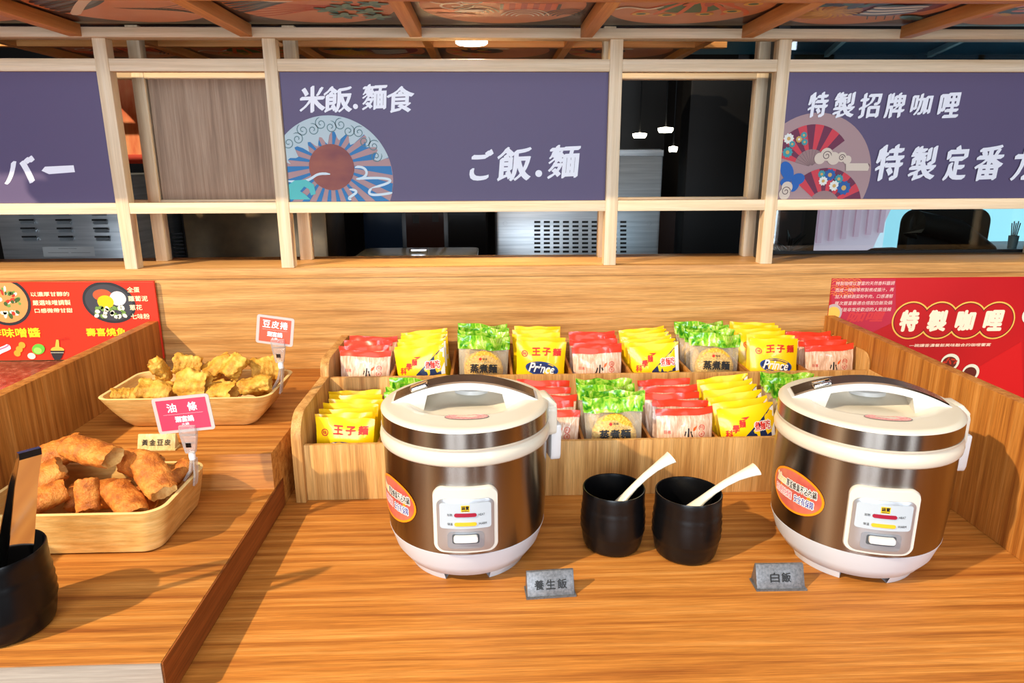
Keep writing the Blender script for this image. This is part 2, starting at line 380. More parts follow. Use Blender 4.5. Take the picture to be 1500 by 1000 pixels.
f.poly('wave_crest', TQ, [P(*q) for q in ((421, 292), (421, 272), (432, 264), (448, 263), (460, 270), (463, 284), (456, 286), (453, 277), (446, 273), (440, 280), (448, 285), (455, 292))])
chars(f, P, 'lettering', LETTER, '米飯', ((440, 127, 474, 164), (476, 127, 515, 164)), .03)
f.poly('lettering', LETTER, ell(*P(521, 156), .006))
chars(f, P, 'lettering', LETTER, '麵食', ((531, 124, 567, 160), (569, 127, 606, 164)), .026)
chars(f, P, 'lettering', LETTER, 'ご飯', ((689, 220, 722, 263), (729, 216, 778, 264)), .03)
f.poly('lettering', LETTER, ell(*P(789, 254), .0085))
chars(f, P, 'lettering', LETTER, '麵', ((802, 213, 850, 260),), .026)
f.done(t)
# left sign
t, f, P = sign(-1.70, -.916, 'purple sign at the left with only a katakana ending in view')
chars(f, P, 'lettering', LETTER, 'サバ', ((-50, 232, -8, 268), (8, 230, 49, 268)), .04)
f.poly('lettering', LETTER, [P(*q) for q in ((61, 250), (66, 244), (108, 242), (110, 252), (72, 255))])
f.done(t)
# right sign
t, f, P = sign(.735, 1.529, 'purple sign with folding fan emblem and white curry lettering')
c = P(1190, 256); R = P(1275, 256)[0]-c[0]
f.poly('emblem_disc', C('mauve_print2', 168, 140, 142), ell(*c, R, n=64))
RED = C('fan_red', 206, 62, 76); MAR = C('fan_maroon', 108, 44, 74); CRM = C('fan_cream', 214, 200, 184); LNE = C('print_line', 88, 66, 70)
def fan(ctr, r0, r1, a0, a1, n):
    for i in range(n):
        f.ring('folding_fan', RED if i % 2 else MAR, ctr, r0, r1, 4, a0+(a1-a0)*i/n, a0+(a1-a0)*(i+1)/n)
    f.ring('fan_handle', C('fan_handle', 150, 122, 122), ctr, r0*.15, r0, 10, a0, a1)
    for i in range(n+1):
        a = a0+(a1-a0)*i/n; f.line('fan_rib', LNE, [(ctr[0]+r*math.cos(a), ctr[1]+r*math.sin(a)) for r in (r0*.1, r0)], .0014)
k = R/85
fan(P(1187, 244), 24*k, 58*k, math.radians(38), math.radians(165), 10)
fan(P(1205, 304), 24*k, 56*k, math.radians(12), math.radians(140), 10)
FLC = [C('flower_teal', 60, 150, 160), C('flower_white', 226, 230, 224), C('flower_blue', 34, 92, 160), C('flower_gold', 206, 168, 96)]
for px, py, r, kk in ((1155, 203, 8, 1), (1160, 211, 5, 0), (1170, 204, 5, 3), (1177, 198, 5, 0), (1178, 208, 5, 0), (1153, 223, 8, 0), (1203, 255, 6, 0), (1215, 256, 9, 2), (1205, 265, 7, 1), (1228, 262, 7, 0), (1221, 272, 8, 1), (1235, 275, 11, 2)):
    p = P(px, py)
    f.poly('blossom', FLC[kk], [(p[0]+r*k*(.98-.2*(q % 2))*math.cos(PI*q/10), p[1]+r*k*(.98-.2*(q % 2))*math.sin(PI*q/10)) for q in range(20)])
    f.poly('blossom_heart', FLC[3 if kk != 3 else 1], ell(*p, r*.33*k, n=12))
for px, py, rx, ry, ro in ((1152, 250, 9, 14, .5), (1168, 262, 10, 8, .2), (1150, 266, 8, 6, .4), (1163, 272, 6, 9, -.5)):
    f.poly('butterfly', C('butterfly_blue', 30, 96, 176), ell(*P(px, py), rx*k, ry*k, 18, rot=ro))
for px, py, s_ in ((1200, 232, 8), (1210, 226, 9), (1220, 232, 9), (1232, 230, 7), (1240, 234, 6), (1152, 274, 8), (1148, 284, 8)):
    f.poly('cloud', CRM, ell(*P(px, py), s_*k, n=18))
for px, py, s_ in ((1210, 228, 7), (1232, 231, 5), (1150, 280, 7)): f.line('cloud_scroll', LNE, spiral(*P(px, py), s_*k, 1.5), .0018)
f.poly('cloud_bar', CRM, [P(*q) for q in ((1238, 239), (1270, 239), (1272, 245), (1270, 250), (1238, 250))])
f.line('cloud_scroll', LNE, spiral(*P(1268, 244), 5*k, 1.3), .0016)
chars(f, P, 'lettering', LETTER, '特製招牌咖哩', ((1182, 136, 1213, 171), (1218, 136, 1252, 172), (1256, 137, 1291, 172), (1293, 137, 1326, 172), (1331, 138, 1366, 168), (1371, 137, 1406, 172)), .03)
chars(f, P, 'lettering', LETTER, '特製定番カレー', ((1280, 213, 1324, 263), (1328, 215, 1372, 263), (1379, 214, 1418, 263), (1424, 214, 1470, 263), (1478, 216, 1518, 263), (1524, 220, 1560, 263), (1568, 232, 1608, 244)), .03)
f.done(t)

# ================================================================ CANOPY
can = thing('canopy_frame', 'timber ceiling grid of the canopy above the counter', 'canopy frame', (0, 1.74, 1.735))
BX = [-1.335, -.943, -.556, -.165, .235, .618, 1.0, 1.39]
for x in BX: MB().box(x-.014, x+.014, -.374, -.0122, .001, .028).build('joist', C_Y, can, bevel=.001)
MB().box(-1.42, 1.47, -.404, -.3745, .001, .030).build('cross_beam', C_X, can, bevel=.001)
MB().box(-2.7, 1.6, -.0, .235, .0655, .072).build('sky_block_board', DARKWALL, can); MB().box(-2.7, -1.36, -.404, -.0, .0655, .072).build('spot_block_board', DARKWALL, can)  # unseen boards, added to keep skylight off the posts and spot off left sign
PLUM = C('panel_plum', 66, 44, 46, rough=.3); SALMON = noisy('panel_salmon', [(.35, (206, 132, 92)), (.65, (224, 152, 108))], (5, 5, 5), 3, .35)
cc = {k: C('art_'+k, *v, rough=.35) for k, v in dict(ink=(40, 38, 42), white=(240, 232, 220), grey=(96, 104, 116), teal=(40, 110, 112), tealL=(96, 150, 140), red=(196, 62, 32), orange=(232, 104, 40), gold=(226, 170, 60), wine=(122, 30, 56), green=(58, 104, 52), navy=(36, 54, 84), yellow=(240, 190, 70)).items()}
def art_crane(f):
    for i in range(9): f.line('reed', cc['ink'], bez((-.02+i*.012, .02), (.03+i*.012, .05), (.07+i*.008, .03+.004*i), (.14, -.02+.02*i)), .003)
    for i in range(7): f.line('wing', cc['grey' if i % 2 else 'ink'], bez((-.16, .07-.016*i), (-.11, .05-.02*i), (-.06, .02-.02*i), (.0, -.06-.012*i)), .013)
    f.line('wing_feather', cc['white'], bez((-.14, .09), (-.09, .02), (-.05, -.05), (.02, -.11)), .02)
    f.poly('crane_body', cc['white'], ell(.02, -.10, .05, .022, 20, rot=-.2))
    for i in range(6): f.line('tail', cc['ink'], [(.05+.008*i, -.11), (.075+.01*i, -.14)], .006)
def art_pine(f):
    for i in range(6): f.line('branch', cc['red'], bez((-.15, .0+.02*i), (-.05, -.05+.03*i), (.03, .03-.02*i), (.15, -.04+.025*i)), .006)
    for i in range(8): f.line('wing', cc['grey' if i % 2 else 'navy'], bez((-.17, .06-.02*i), (-.12, .04-.02*i), (-.1, .0-.015*i), (-.03, -.05-.012*i)), .012)
    f.poly('crane_body', cc['white'], ell(-.06, -.06, .04, .02, 18, rot=.2))
    for x, y in ((.03, .03), (.07, .0), (.11, .04), (.13, -.03), (.08, -.07), (.05, .08), (.12, .09)):
        for q in range(5): a = q*1.26; f.poly('leaf', cc['teal' if q % 2 else 'tealL'], ell(x+.016*math.cos(a), y+.016*math.sin(a), .018, .009, 12, rot=a))
def art_lantern(f):
    for i in range(9): f.poly('lantern', cc['red' if i % 2 else 'orange'], [(.0+i*.0125, -.035), (.0125+i*.0125, -.035), (.0125+i*.0125, .025), (.0+i*.0125, .025)])
    for x in (-.006, .113): f.poly('lantern_cap', cc['ink'], [(x, -.03), (x+.007, -.03), (x+.007, .02), (x, .02)])
    for j, (x, y) in enumerate(((-.06, .06), (.14, .09), (.05, .09))):
        for i in range(4): f.line('water_ring', cc['ink' if j != 2 else 'white'], ell(x, y, .02+.011*i, .03+.015*i, 20, PI*1.05, PI*1.95), .0045)
    for x, y, m in ((-.12, .03, 'orange'), (-.1, .07, 'red'), (-.05, -.06, 'orange'), (.13, -.09, 'red'), (.06, -.12, 'ink')):
        f.poly('carp', cc[m], ell(x, y, .045, .016, 20, rot=.15))
    for x, y in ((-.07, .03), (.03, -.08), (.09, -.1), (-.02, -.1)): f.poly('petal', cc['white'], ell(x, y, .034, .013, 18, rot=-.2))
    for x, y, fl in ((-.1, -.02, 1), (-.06, -.06, -1), (-.12, -.07, 1)): f.line('scroll', cc['white' if fl > 0 else 'grey'], spiral(x, y, .04, 1.4, flip=fl), .006)
    f.poly('glow', cc['gold'], ell(-.1, -.1, .06, .025, 20))
def art_frog(f):
    f.poly('frog', cc['green'], ell(.0, .0, .07, .05, 24))
    for i in range(6): f.line('stalk', cc['orange'], bez((.0, -.1), (-.05+.02*i, -.04), (-.1+.05*i, .02), (-.11+.05*i, .07)), .012)
    for x, y in ((-.09, .06), (-.03, .07), (.05, .06), (.1, .03), (.12, -.04), (-.06, -.09), (.04, -.1)): f.poly('bud', cc['yellow'], ell(x, y, .02, .017, 14)); f.poly('bud_heart', cc['green'], ell(x, y, .011, .009, 12))
    for i in range(9): a = i*.7; f.poly('petal', cc['orange' if i % 2 else 'red'], ell(.02+.05*math.cos(a), -.07+.025*math.sin(a), .03, .01, 14, rot=a))
    f.line('sash', cc['white'], bez((-.16, .02), (-.12, -.06), (-.1, .06), (-.06, -.02)), .01)
def art_mum(f):
    f.poly('moon', cc['wine'], ell(.045, -.02, .10, .10, 30))
    for i in range(26): a = i*.245; f.line('petal', cc['gold' if i % 3 else 'yellow'], bez((-.07, .04), (-.07+.03*math.cos(a), .04+.03*math.sin(a)), (-.07+.05*math.cos(a+.2), .04+.05*math.sin(a+.2)), (-.07+.07*math.cos(a+.5), .04+.07*math.sin(a+.5))), .007)
    for i in range(7): f.poly('leaf', cc['navy' if i % 2 else 'teal'], ell(-.12+.025*i, -.03-.012*(i % 3), .03, .012, 14, rot=.5*i))
    for i in range(7): f.line('hawk_wing', cc['white' if i % 2 else 'grey'], bez((.0, .05-.014*i), (.04, .07-.014*i), (.07, .05-.016*i), (.11, .02-.01*i)), .013)
    for i in range(4): f.line('pine_needle', cc['ink'], [(.03+.02*i, .06), (.05+.02*i, .1)], .006)
    f.poly('fan', cc['teal'], ell(.14, .08, .035, .018, 18, rot=.5))
def art_maple(f):
    f.poly('robe', cc['ink'], ell(-.05, .0, .07, .05, 20, rot=.3)); f.poly('sash', cc['white'], ell(-.02, -.05, .06, .014, 18, rot=.3))
    for i in range(10): a = i*.63; f.poly('leaf', cc['gold' if i % 2 else 'orange'], ell(-.09+.05*math.cos(a), .02+.06*math.sin(a), .022, .01, 12, rot=a))
ART = [art_maple, art_crane, art_pine, art_lantern, art_frog, art_mum, art_maple]
ANM = ['maple and black robe', 'crane and reeds', 'crane and teal pine branches', 'red lantern and carp', 'green frog and orange blossoms', 'gold chrysanthemum and hawk', 'black robe and white sash']
APOS = ['at the far left', 'left of the pine panel', 'above the left of the sun sign', 'above the middle of the counter', 'right of the lantern panel', 'above the right sign', 'at the far right']
for i in range(7):
    a, b = BX[i]+.014, BX[i+1]-.014; cx = (a+b)/2
    t = thing('ceiling_panel', 'painted round ceiling panel with %s, %s' % (ANM[i], APOS[i]), 'ceiling panel', (cx, 1.547, 1.7652), group='painted canopy panels')
    MB().box(-(b-a)/2-.013, (b-a)/2+.013, -.19, .19, 0, .006).build('board', PLUM, t)
    f = Flat(lambda u, v, h: (u, v, -h))
    f.poly('painted_disc', SALMON, ell(0, -.005, .172, .175, 56)); ART[i](f); f.done(t)
# canopy over the kitchen side
can2 = thing('canopy_frame', 'rear timber ceiling grid seen in the gap above the signs', 'canopy frame', (0, 2.1, 1.775))
for y in (.03, .42): MB().box(-1.42, .70, y-.012, y+.012, 0, .022).build('cross_beam', C_X, can2, bevel=.001)
for x in BX[:6]: 
    for y0, y1 in ((-.14, .0178), (.0422, .4078)): MB().box(x-.012, x+.012, y0, y1, 0, .022).build('joist', C_Y, can2)
for j, (y0, y1) in enumerate(((-.14, .03), (.03, .43))):
    for i in range(5):
        a, b = BX[i], BX[i+1]; t = thing('ceiling_panel', 'dim painted ceiling panel behind the lattice, %s row' % ('near' if j == 0 else 'far'), 'ceiling panel', ((a+b)/2, 2.1+(y0+y1)/2, 1.7972), group='painted panels of the rear canopy, %s row' % ('near' if j == 0 else 'far'))
        MB().box(-(b-a)/2+.001, (b-a)/2-.001, -(y1-y0)/2+.001, (y1-y0)/2-.001, 0, .006).build('board', PLUM, t)
        f = Flat(lambda u, v, h: (u, v, -h), (-.19, .19, -(y1-y0)/2+.012, (y1-y0)/2-.012))
        f.poly('painted_disc', SALMON, ell(0, 0, .165, .165, 40)); ART[(i+3) % 7](f) if j else art_frog(f); f.done(t)
def downlight(x, y, z, label):
    t = thing('ceiling_lamp', label, 'lamp', (x, y, z))
    MB().lathe([(0, 0), (.036, 0), (.040, .003), (.040, .012), (.037, .014)], 32).build('diffuser', mat('lamp_glow', (255, 250, 235), .5, emit=(255, 246, 226), estr=9), t)
    MB().lathe([(.0, .022), (.044, .022), (.044, .012), (.0405, .012)], 32).build('housing', WHITE, t)
    MB().box(-.02, .02, -.0595, .02, .0222, .027).build('bracket', P_X, t)
    light('lamp_light', 'AREA', (x, y, z-.006), 6, (1, .80, .52), (x, y, 0), shape='DISK', size=.07).parent = None
downlight(-.037, 1.832, 1.7372, 'round glowing ceiling lamp above the sun sign')

# ================================================================ POSTERS
YP = 1.7385
def poster(name, x0, x1, z0, z1, m, label, y=YP, thick=.001):
    t = thing(name, label, 'poster', (x0, y, z0))
    MB().box(0, x1-x0, 0, thick, 0, z1-z0).build('sheet', m, t)
    f = Flat(lambda u, v, h: (u, -h, v), (.0005, x1-x0-.0005, .0005, z1-z0-.0005))
    P = lambda px, py: (lambda q: (q.x-x0, q.z-z0))(at(px, py, y))
    return t, f, P
PRED = C('poster_red', 226, 52, 30, rough=.4); CREAMT = C('poster_cream_text', 250, 238, 190); YEL = C('poster_yellow', 250, 206, 30)
t, f, P = poster('menu_poster', -1.28, -.843, .966, 1.168, PRED, 'bright red poster with noodle bowls on wall behind the left divider', 1.727, .006)
def bowl(c, R, outer, inner, seed, bits, n=46):
    f.poly('bowl_photo', outer, ell(*c, R*1.0, R*.98, 40)); f.poly('broth_photo', inner, ell(*c, R*.88, R*.86, 40))
    rnd = random.Random(seed)
    for i in range(n):
        a, r = rnd.uniform(0, 6.28), R*.6*math.sqrt(rnd.random()); f.poly('topping_photo', bits[i % len(bits)], ell(c[0]+r*math.cos(a), c[1]+r*math.sin(a)-R*.05, R*rnd.uniform(.06, .14), R*rnd.uniform(.05, .1), 7, rot=a))
BK = C('bowl_black', 38, 40, 46); SGR = C('scallion', 108, 148, 70); SWH = C('scallion_white', 226, 230, 208)
k = P(100, 450)[0]-P(99, 450)[0]
bowl(P(8, 442), 37*k, BK, C('broth', 222, 146, 84), 1, [SGR, SWH, C('chili', 190, 52, 34), C('scallion_dark', 62, 92, 44), SWH])
c = P(160, 443)
f.poly('bowl_photo', BK, ell(*c, 39*k, 31*k, 40, rot=-.25)); f.poly('bowl_inside', C('bowl_inner', 58, 62, 70), ell(*c, 35*k, 27*k, 40, rot=-.25))
f.poly('roe_photo', C('roe', 186, 84, 46), ell(*P(150, 432), 14*k, 9*k, 20)); f.poly('radish_photo', C('radish', 222, 222, 226), ell(*P(173, 437), 12*k, 11*k, 20)); f.poly('yolk_photo', C('yolk', 248, 190, 10), ell(*P(155, 442), 12*k, 10*k, 24))
rnd = random.Random(5)
for i in range(26): q = P(163+rnd.uniform(-21, 21), 457+rnd.uniform(-8, 7)); f.poly('scallion_photo', (SGR, SWH)[i % 2], ell(*q, 4*k, 3*k, 7, rot=i))
for tx, b in (('以濃厚甘醇的', (46, 427, 101, 434)), ('嚴選味噌調製', (49, 439, 103, 447)), ('口感微帶甘甜', (52, 451, 106, 458)), ('全蛋', (187, 420, 204, 428)), ('蘿蔔泥', (189, 433, 216, 441)), ('蔥花', (191, 446, 208, 454)), ('七味粉', (193, 459, 219, 467))):
    put_text(f, P, 'lettering', CREAMT, tx, b, .014)
for tx, b in (('炸味噌醬', (-14, 480, 58, 494)), ('壽喜燒魚', (128, 480, 184, 492))): put_text(f, P, 'heading', YEL, tx, b, .03)
f.line('bacon', C('bacon', 240, 226, 236), bez(P(-8, 520), P(2, 510), P(8, 512), P(15, 506)), 9*k); f.line('bacon_streak', C('bacon2', 176, 110, 150), bez(P(-8, 517), P(2, 508), P(8, 511), P(14, 504)), 2*k)
for q in ((26, 517), (29, 511), (33, 505)): f.poly('fish_ball', C('fish_ball', 246, 158, 48), ell(*P(*q), 5*k, 5*k, 16))
f.poly('cabbage_leaf', C('cabbage', 96, 188, 62), ell(*P(57, 511), 10*k, 8*k, 18, rot=.4)); f.poly('cabbage_leaf', C('cabbage2', 150, 214, 96), ell(*P(56, 513), 6*k, 5*k, 14)); f.poly('cabbage_root', SWH, ell(*P(47, 521), 6*k, 5*k, 16))
f.poly('noodle_icon', C('noodle_icon', 226, 182, 70), ell(*P(85, 512), 10*k, 5*k, 16)); f.poly('noodle_icon', C('noodle_icon', 226, 182, 70), [P(81, 512), P(88, 512), P(87, 497), P(83, 497)])
f.poly('bowl_icon', BK, [P(*q) for q in ((74, 513), (95, 513), (91, 523), (88, 527), (81, 527), (78, 523))]); f.line('bowl_stripe', SWH, [P(75, 516), P(94, 516)], 1.6*k)
for a, b in (((86, 497), (101, 493)), ((86, 498), (103, 496))): f.line('chopsticks', C('chopstick', 96, 24, 22), [P(*a), P(*b)], 1.3*k)
f.line('poster_fold', C('fold_line', 250, 110, 80), [P(-30, 413), P(226, 413)], .8*k)
f.done(t)
DRED = noisy('poster_deep_red', [(.35, (176, 20, 28)), (.65, (196, 26, 30))], (2, 2, 2), 2, .35)
t, f, P = poster('curry_poster', .895, 1.72, .80, 1.157, DRED, 'deep red curry poster on wall behind the right divider')
k = P(1300, 450)[0]-P(1299, 450)[0]
f.poly('pink_wash', C('poster_pink', 186, 40, 66), [P(*q) for q in ((1218, 408), (1312, 408), (1312, 470), (1250, 500), (1218, 480))])
f.poly('red_facet', C('poster_scarlet', 206, 12, 14), [P(*q) for q in ((1420, 545), (1496, 500), (1500, 600), (1380, 610))])
GOLD = C('poster_gold', 246, 190, 84); ORL = C('poster_orange_line', 230, 120, 60)
for i in range(5):
    for j in range(3):
        if i+j < 6:
            for r in (3, 6): f.ring('wave_pattern', ORL, P(1223+8*i-2*j, 415+9*j), r*k, (r+1)*k, 10, 0, PI)
for i, tx in enumerate(('特製咖哩以豐富的天然香料醬調', '而成一辣椒等熬製煮成醬汁，再', '加入新鮮蔬菜和牛肉，口感濃郁', '層次豐富最適合搭配白飯及鍋', '這道是非常受歡迎的人氣佳餚')):
    put_text(f, P, 'paragraph', C('poster_pale_text', 236, 214, 206), tx, (1224-i*.8, 411.5+9.6*i, 1311-i*1.3, 418+9.6*i), .0, .15)
put_text(f, P, 'ghost_lettering', C('poster_ghost', 206, 56, 62), '咖哩', (1240, 456, 1296, 471), .05, .2)
f.poly('badge_photo', C('badge_grey', 190, 170, 170), ell(*P(1220, 458), 13*k, 13*k, 24)); f.poly('badge_rice', GOLD, ell(*P(1220, 459), 10*k, 10*k, 24))
cs = [P(1334+41.5*i, 469) for i in range(4)]; r = 28*k
for m, rr, pt in ((GOLD, r, 'badge_outline'), (C('poster_brown', 120, 20, 26), r-2*k, 'badge_shadow'), (DRED, r-3.4*k, 'badge_fill')):
    for c in cs: f.poly(pt, m, ell(*c, rr, n=44))
chars(f, P, 'heading', C('poster_heading', 255, 232, 205), '特製咖哩', ((1317, 455, 1346, 484), (1357, 455, 1387, 484), (1398, 455, 1429, 483), (1439, 455, 1470, 483)), .05, .1, 0)
put_text(f, P, 'subtitle', C('poster_subtitle', 250, 214, 190), '一碗讓香濃餐飯美味融合的咖哩饗宴', (1331, 502, 1451, 508), .02, .1)
for q, rx in (((1391, 530), 14), ((1421, 545), 13)):
    f.poly('curry_plate', SWH, ell(*P(*q), rx*k, 13*k, 26)); f.poly('curry_photo', C('curry', 96, 30, 16), ell(P(*q)[0]-1*k, P(*q)[1]-1*k, (rx-3)*k, 9.5*k, 22))
    for i in range(5): f.poly('chili_photo', C('chili2', 190, 46, 20), ell(P(*q)[0]+(i-2)*4*k, P(*q)[1]+(i % 2)*4*k, 4*k, 1.5*k, 8, rot=i))
f.poly('plate_rim', SWH, ell(*P(1507, 462), 11*k, 12*k, 24))
f.done(t)

# ================================================================ KITCHEN BEYOND THE SCREEN
def machine(name, x0, x1, y0, y1, z0, z1, label, cat='machine', m=STEEL_P):
    t = thing(name, label, cat, ((x0+x1)/2, y0, z0)); w_ = (x1-x0)/2
    MB().box(-w_, w_, 0, y1-y0, 0, z1-z0).build('body', m, t, bevel=.012)
    return t
# ice machine with the slotted grille
t = machine('ice_machine', .030, .70, 2.8, 3.3, .0, 1.505, 'stainless ice machine with slotted grille behind the right signs'); t0 = t.location
sl = MB().box(-.0125, .0125, -.001, .001, -.0042, .0042).mesh('slot', BLACK)
for i in range(10):
    for j in range(9):
        p = at(787+14*i, 325+6.2*j, 2.799)
        if p.x < .60: put('vent_slot', sl, t, (p.x-t0.x, -.0015, p.z))
MB().box(-.334, .334, -.004, 0, 1.478, 1.50).build('top_trim', STEEL_P, t)
for px, py in ((740, 327), (951, 327)):
    p = at(px, py, 2.799); MB().lathe([(0, -.004), (.007, -.003), (.009, 0)], 14).build('screw', CHROME, t, (p.x-t0.x, -.002, p.z), rot=(PI/2, 0, 0))
# louvred machine at the left
t = machine('louvred_machine', -1.74, -1.262, 2.5, 2.9, .0, 1.42, 'stainless machine with louvred vents left of the first pine post'); t0 = t.location
hood = MB().prism([(-.004, -.004), (-.012, .003), (0, .009)], 'x', -.024, .024).mesh('louvre', STEEL_P); gap = MB().box(-.025, .025, -.001, .001, -.003, .003).mesh('slot', BLACK)
for i in range(3):
    for j in range(4):
        p = at(40+53*i+2*j, 312+12.2*j, 2.499); v = put('louvre', hood, t, (p.x-t0.x, 0, p.z-.006)); put('louvre_slot', gap, v, (0, -.0125, .012))
pl = Flat(lambda u, v, h: (u, -h, v)); q = at(64, 376, 2.498); q2 = at(137, 361, 2.498)
pl.poly('rating_plate', C('rating_plate', 206, 208, 208), [(q.x-t0.x, q.z), (q2.x-t0.x, q.z), (q2.x-t0.x, q2.z), (q.x-t0.x, q2.z)])
for a, b in (((85, 364), (112, 364)), ((70, 370), (100, 370)), ((104, 370), (132, 370))):
    u, v = at(*a, 2.498), at(*b, 2.498); pl.line('rating_text', C('rating_text', 70, 70, 72), [(u.x-t0.x, u.z), (v.x-t0.x, v.z)], .003)
pl.done(t)
# brown steel cabinet with a small grille
BRN = noisy('brown_steel', [(.35, (92, 76, 56)), (.65, (120, 98, 70))], (9, 9, 9), 3, .3, metal=.6)
t = machine('kitchen_cabinet', -1.20, -.64, 2.75, 3.1, .0, 1.36, 'brownish steel cabinet with small side grille below the grey panel', 'cabinet', BRN); t0 = t.location
for j in range(7): p = at(259+.8*j, 342+5.4*j, 2.749); MB().box(-.021, .021, -.001, .001, -.003, .003).build('grille_slot', BLACK, t, (p.x-t0.x, -.0015, p.z))
# dark glazed cabinet
t = machine('glass_display_cabinet', -.62, .0, 3.4, 3.9, .0, 1.62, 'dark glazed cabinet with dim shelves behind the centre sign', 'cabinet', mat('dark_cabinet', (20, 18, 18), .25)); t0 = t.location
for i in range(3): MB().box(-.30+.205*i, -.115+.205*i, -.006, 0, .5, 1.56).build('door', mat('dark_glass_%d' % i, ((22, 34, 52), (48, 26, 20), (26, 24, 24))[i], .12), t)
for x, z in ((-.06, 1.17), (.035, 1.175)):
    MB().box(x, x+.03, -.01, -.006, z, z+.04).build('jar_shape', BLACK, t)
# black refrigerator and the back of a hall
t = machine('black_cabinet', .765, 1.12, 2.7, 2.82, .0, 1.78, 'tall black cabinet seen between the centre and right signs', 'cabinet', mat('black_laminate', (12, 12, 13), .6, spec=.2)); 
MB().box(.09, .165, -.03, 0, 1.44, 1.447).build('ledge', mat('ledge_grey', (120, 122, 120), .4), t)
MB().box(.13, .168, -.012, 0, 1.448, 1.56).build('carton', mat('carton_cream', (206, 190, 140), .5), t)
t = thing('hall_cabinet', 'low brown cabinet with reddish brown doors under the gap by ice machine', 'cabinet', (1.25, 3.6, 0))
MB().box(-.42, .42, 0, .3, 0, 1.22).build('body', mat('hall_brown', (52, 34, 26), .5), t)
for i in range(5): MB().box(-.40+.165*i, -.26+.165*i, -.008, 0, .5, 1.2).build('door', mat('hall_brown2', (70, 42, 30), .4), t)
for px, py, i in ((937, 198, 0), (975, 190, 1), (986, 218, 2)):
    p = at(px, py, 5.6-.4*i); s_ = .056 if i < 2 else .03
    t = thing('pendant_lamp', ('flat glowing pendant lamp, the lower of the pair above the ice machine', 'flat glowing pendant lamp, the higher of the pair above ice machine', 'small distant lamp below the pendant pair')[i], 'lamp', tuple(p))
    MB().lathe([(0, -.02), (s_*.8, -.02), (s_, 0), (s_, .012), (0, .02)], 20).build('shade', mat('pendant_glow', (255, 250, 230), .5, emit=(255, 244, 214), estr=12), t)
    MB().lathe([(.006, .02), (.006, 2.6-p.z-.001)], 8).build('cord', BLACK, t)
# bright little window far behind
t = tag(MB().box(-.10, .10, 0, .02, -.20, .20).build('far_window', mat('far_window_glow', (190, 222, 240), .5, emit=(186, 220, 245), estr=1.1), None, tuple(at(989, 254, 6.16))), 'small bright bluish window far behind the ice machine', 'window')
# orange banner
t = thing('hanging_banner', 'orange and red hanging banner seen beside the grey panel', 'banner', tuple(at(186, 172, 2.45))); 
MB().box(-.075, .075, 0, .004, -.15, .14).build('cloth', noisy('banner_cloth', [(.3, (206, 84, 48)), (.5, (226, 130, 84)), (.7, (232, 160, 110))], (30, 30, 8), 3, .7), t)
MB().box(-.075, .075, -.003, 0, -.15, -.12).build('hem', C('banner_red', 206, 70, 50), t); MB().box(-.08, .08, -.004, .006, .14, .16).build('rod', BLACK, t)
# pan with clear lid on the kitchen ledge
kp = thing('steel_pan', 'dark shallow pan with clear lid knob behind the sill', 'pan', (-.235, 2.30, 0))
sbox('kitchen_ledge', mat('ledge_steel', (60, 58, 54), .4, .5), -1.2, 1.0, 1.99, 2.42, 0, 1.11)
kp.location = (-.225, 2.2, 1.1105)
MB().prism(rrect(-.185, .185, -.13, .13, .03), 'z', 0, .055).build('pan', mat('pan_steel', (90, 84, 72), .25, 1), kp, bevel=.004)
MB().prism(rrect(-.19, .19, -.135, .135, .03), 'z', .0555, .0645).build('lid', noisy('lid_dark', [(.35, (70, 66, 52)), (.65, (112, 106, 88))], (40, 40, 40), 4, .2), kp, bevel=.002)
MB().prism(rrect(-.03, .03, -.012, .012, .008), 'z', .065, .078).build('knob', CHROME, kp, bevel=.003)
MB().box(-.165, -.12, -.12, -.095, .065, .0656).build('sticker', C('green_sticker', 40, 170, 110), kp)

# the glazed side towards the dining room and the street
glass = bpy.data.materials.new('window_glass'); glass.use_nodes = True; nt = glass.node_tree; nt.nodes.clear()
o_ = nt.nodes.new('ShaderNodeOutputMaterial'); mx = nt.nodes.new('ShaderNodeMixShader'); tr = nt.nodes.new('ShaderNodeBsdfTransparent'); gl = nt.nodes.new('ShaderNodeBsdfGlossy')
gl.inputs['Roughness'].default_value = .02; mx.inputs[0].default_value = .06; tr.inputs[0].default_value = (.86, .95, .98, 1)
nt.links.new(tr.outputs[0], mx.inputs[1]); nt.links.new(gl.outputs[0], mx.inputs[2]); nt.links.new(mx.outputs[0], o_.inputs[0])
w1 = struct('window_1', MB().box(.769, 2.3, 1.934, 1.938, 1.204, 1.79), glass)
for b in ((.767, 2.3, 1.930, 1.942, 1.1965, 1.204), (.767, 2.3, 1.930, 1.942, 1.79, 1.80)): struct('window_frame', MB().box(*b), BLACK, w1)
# street windows
YW = 4.4
for i, (a, b) in enumerate(((1.62, 1.66), (1.87, 2.12), (3.02, 3.06), (4.5, 4.56))): sbox('window_mullion' if i else 'trim_2', BLACK, a, b, YW, YW+.06, 0, 2.6)
sbox('wall_street', mat('street_wall', (60, 66, 72), .6), 1.62, 6, YW, YW+.06, 0, .62)
sbox('wall_street_top', mat('dark_teal', (20, 52, 70), .5), 1.62, 6, YW, YW+.06, 1.75, 2.6)
for i in range(4):
    tag(MB().box(-.012, .012, 0, 2.2, 0, .03).build('ceiling_strip', mat('teal_strip', (190, 232, 240), .4), None, (1.35+.62*i, 2.15, 2.05), rot=(0, 0, -.3)), 'pale teal ceiling strip above the right sign, %s of four' % ('leftmost', 'second from left', 'third from left', 'rightmost')[i], 'ceiling strip')
sbox('ceiling_dining', mat('teal_ceiling', (60, 140, 172), .4), .95, 6, 1.97, 4.39, 2.085, 2.12)
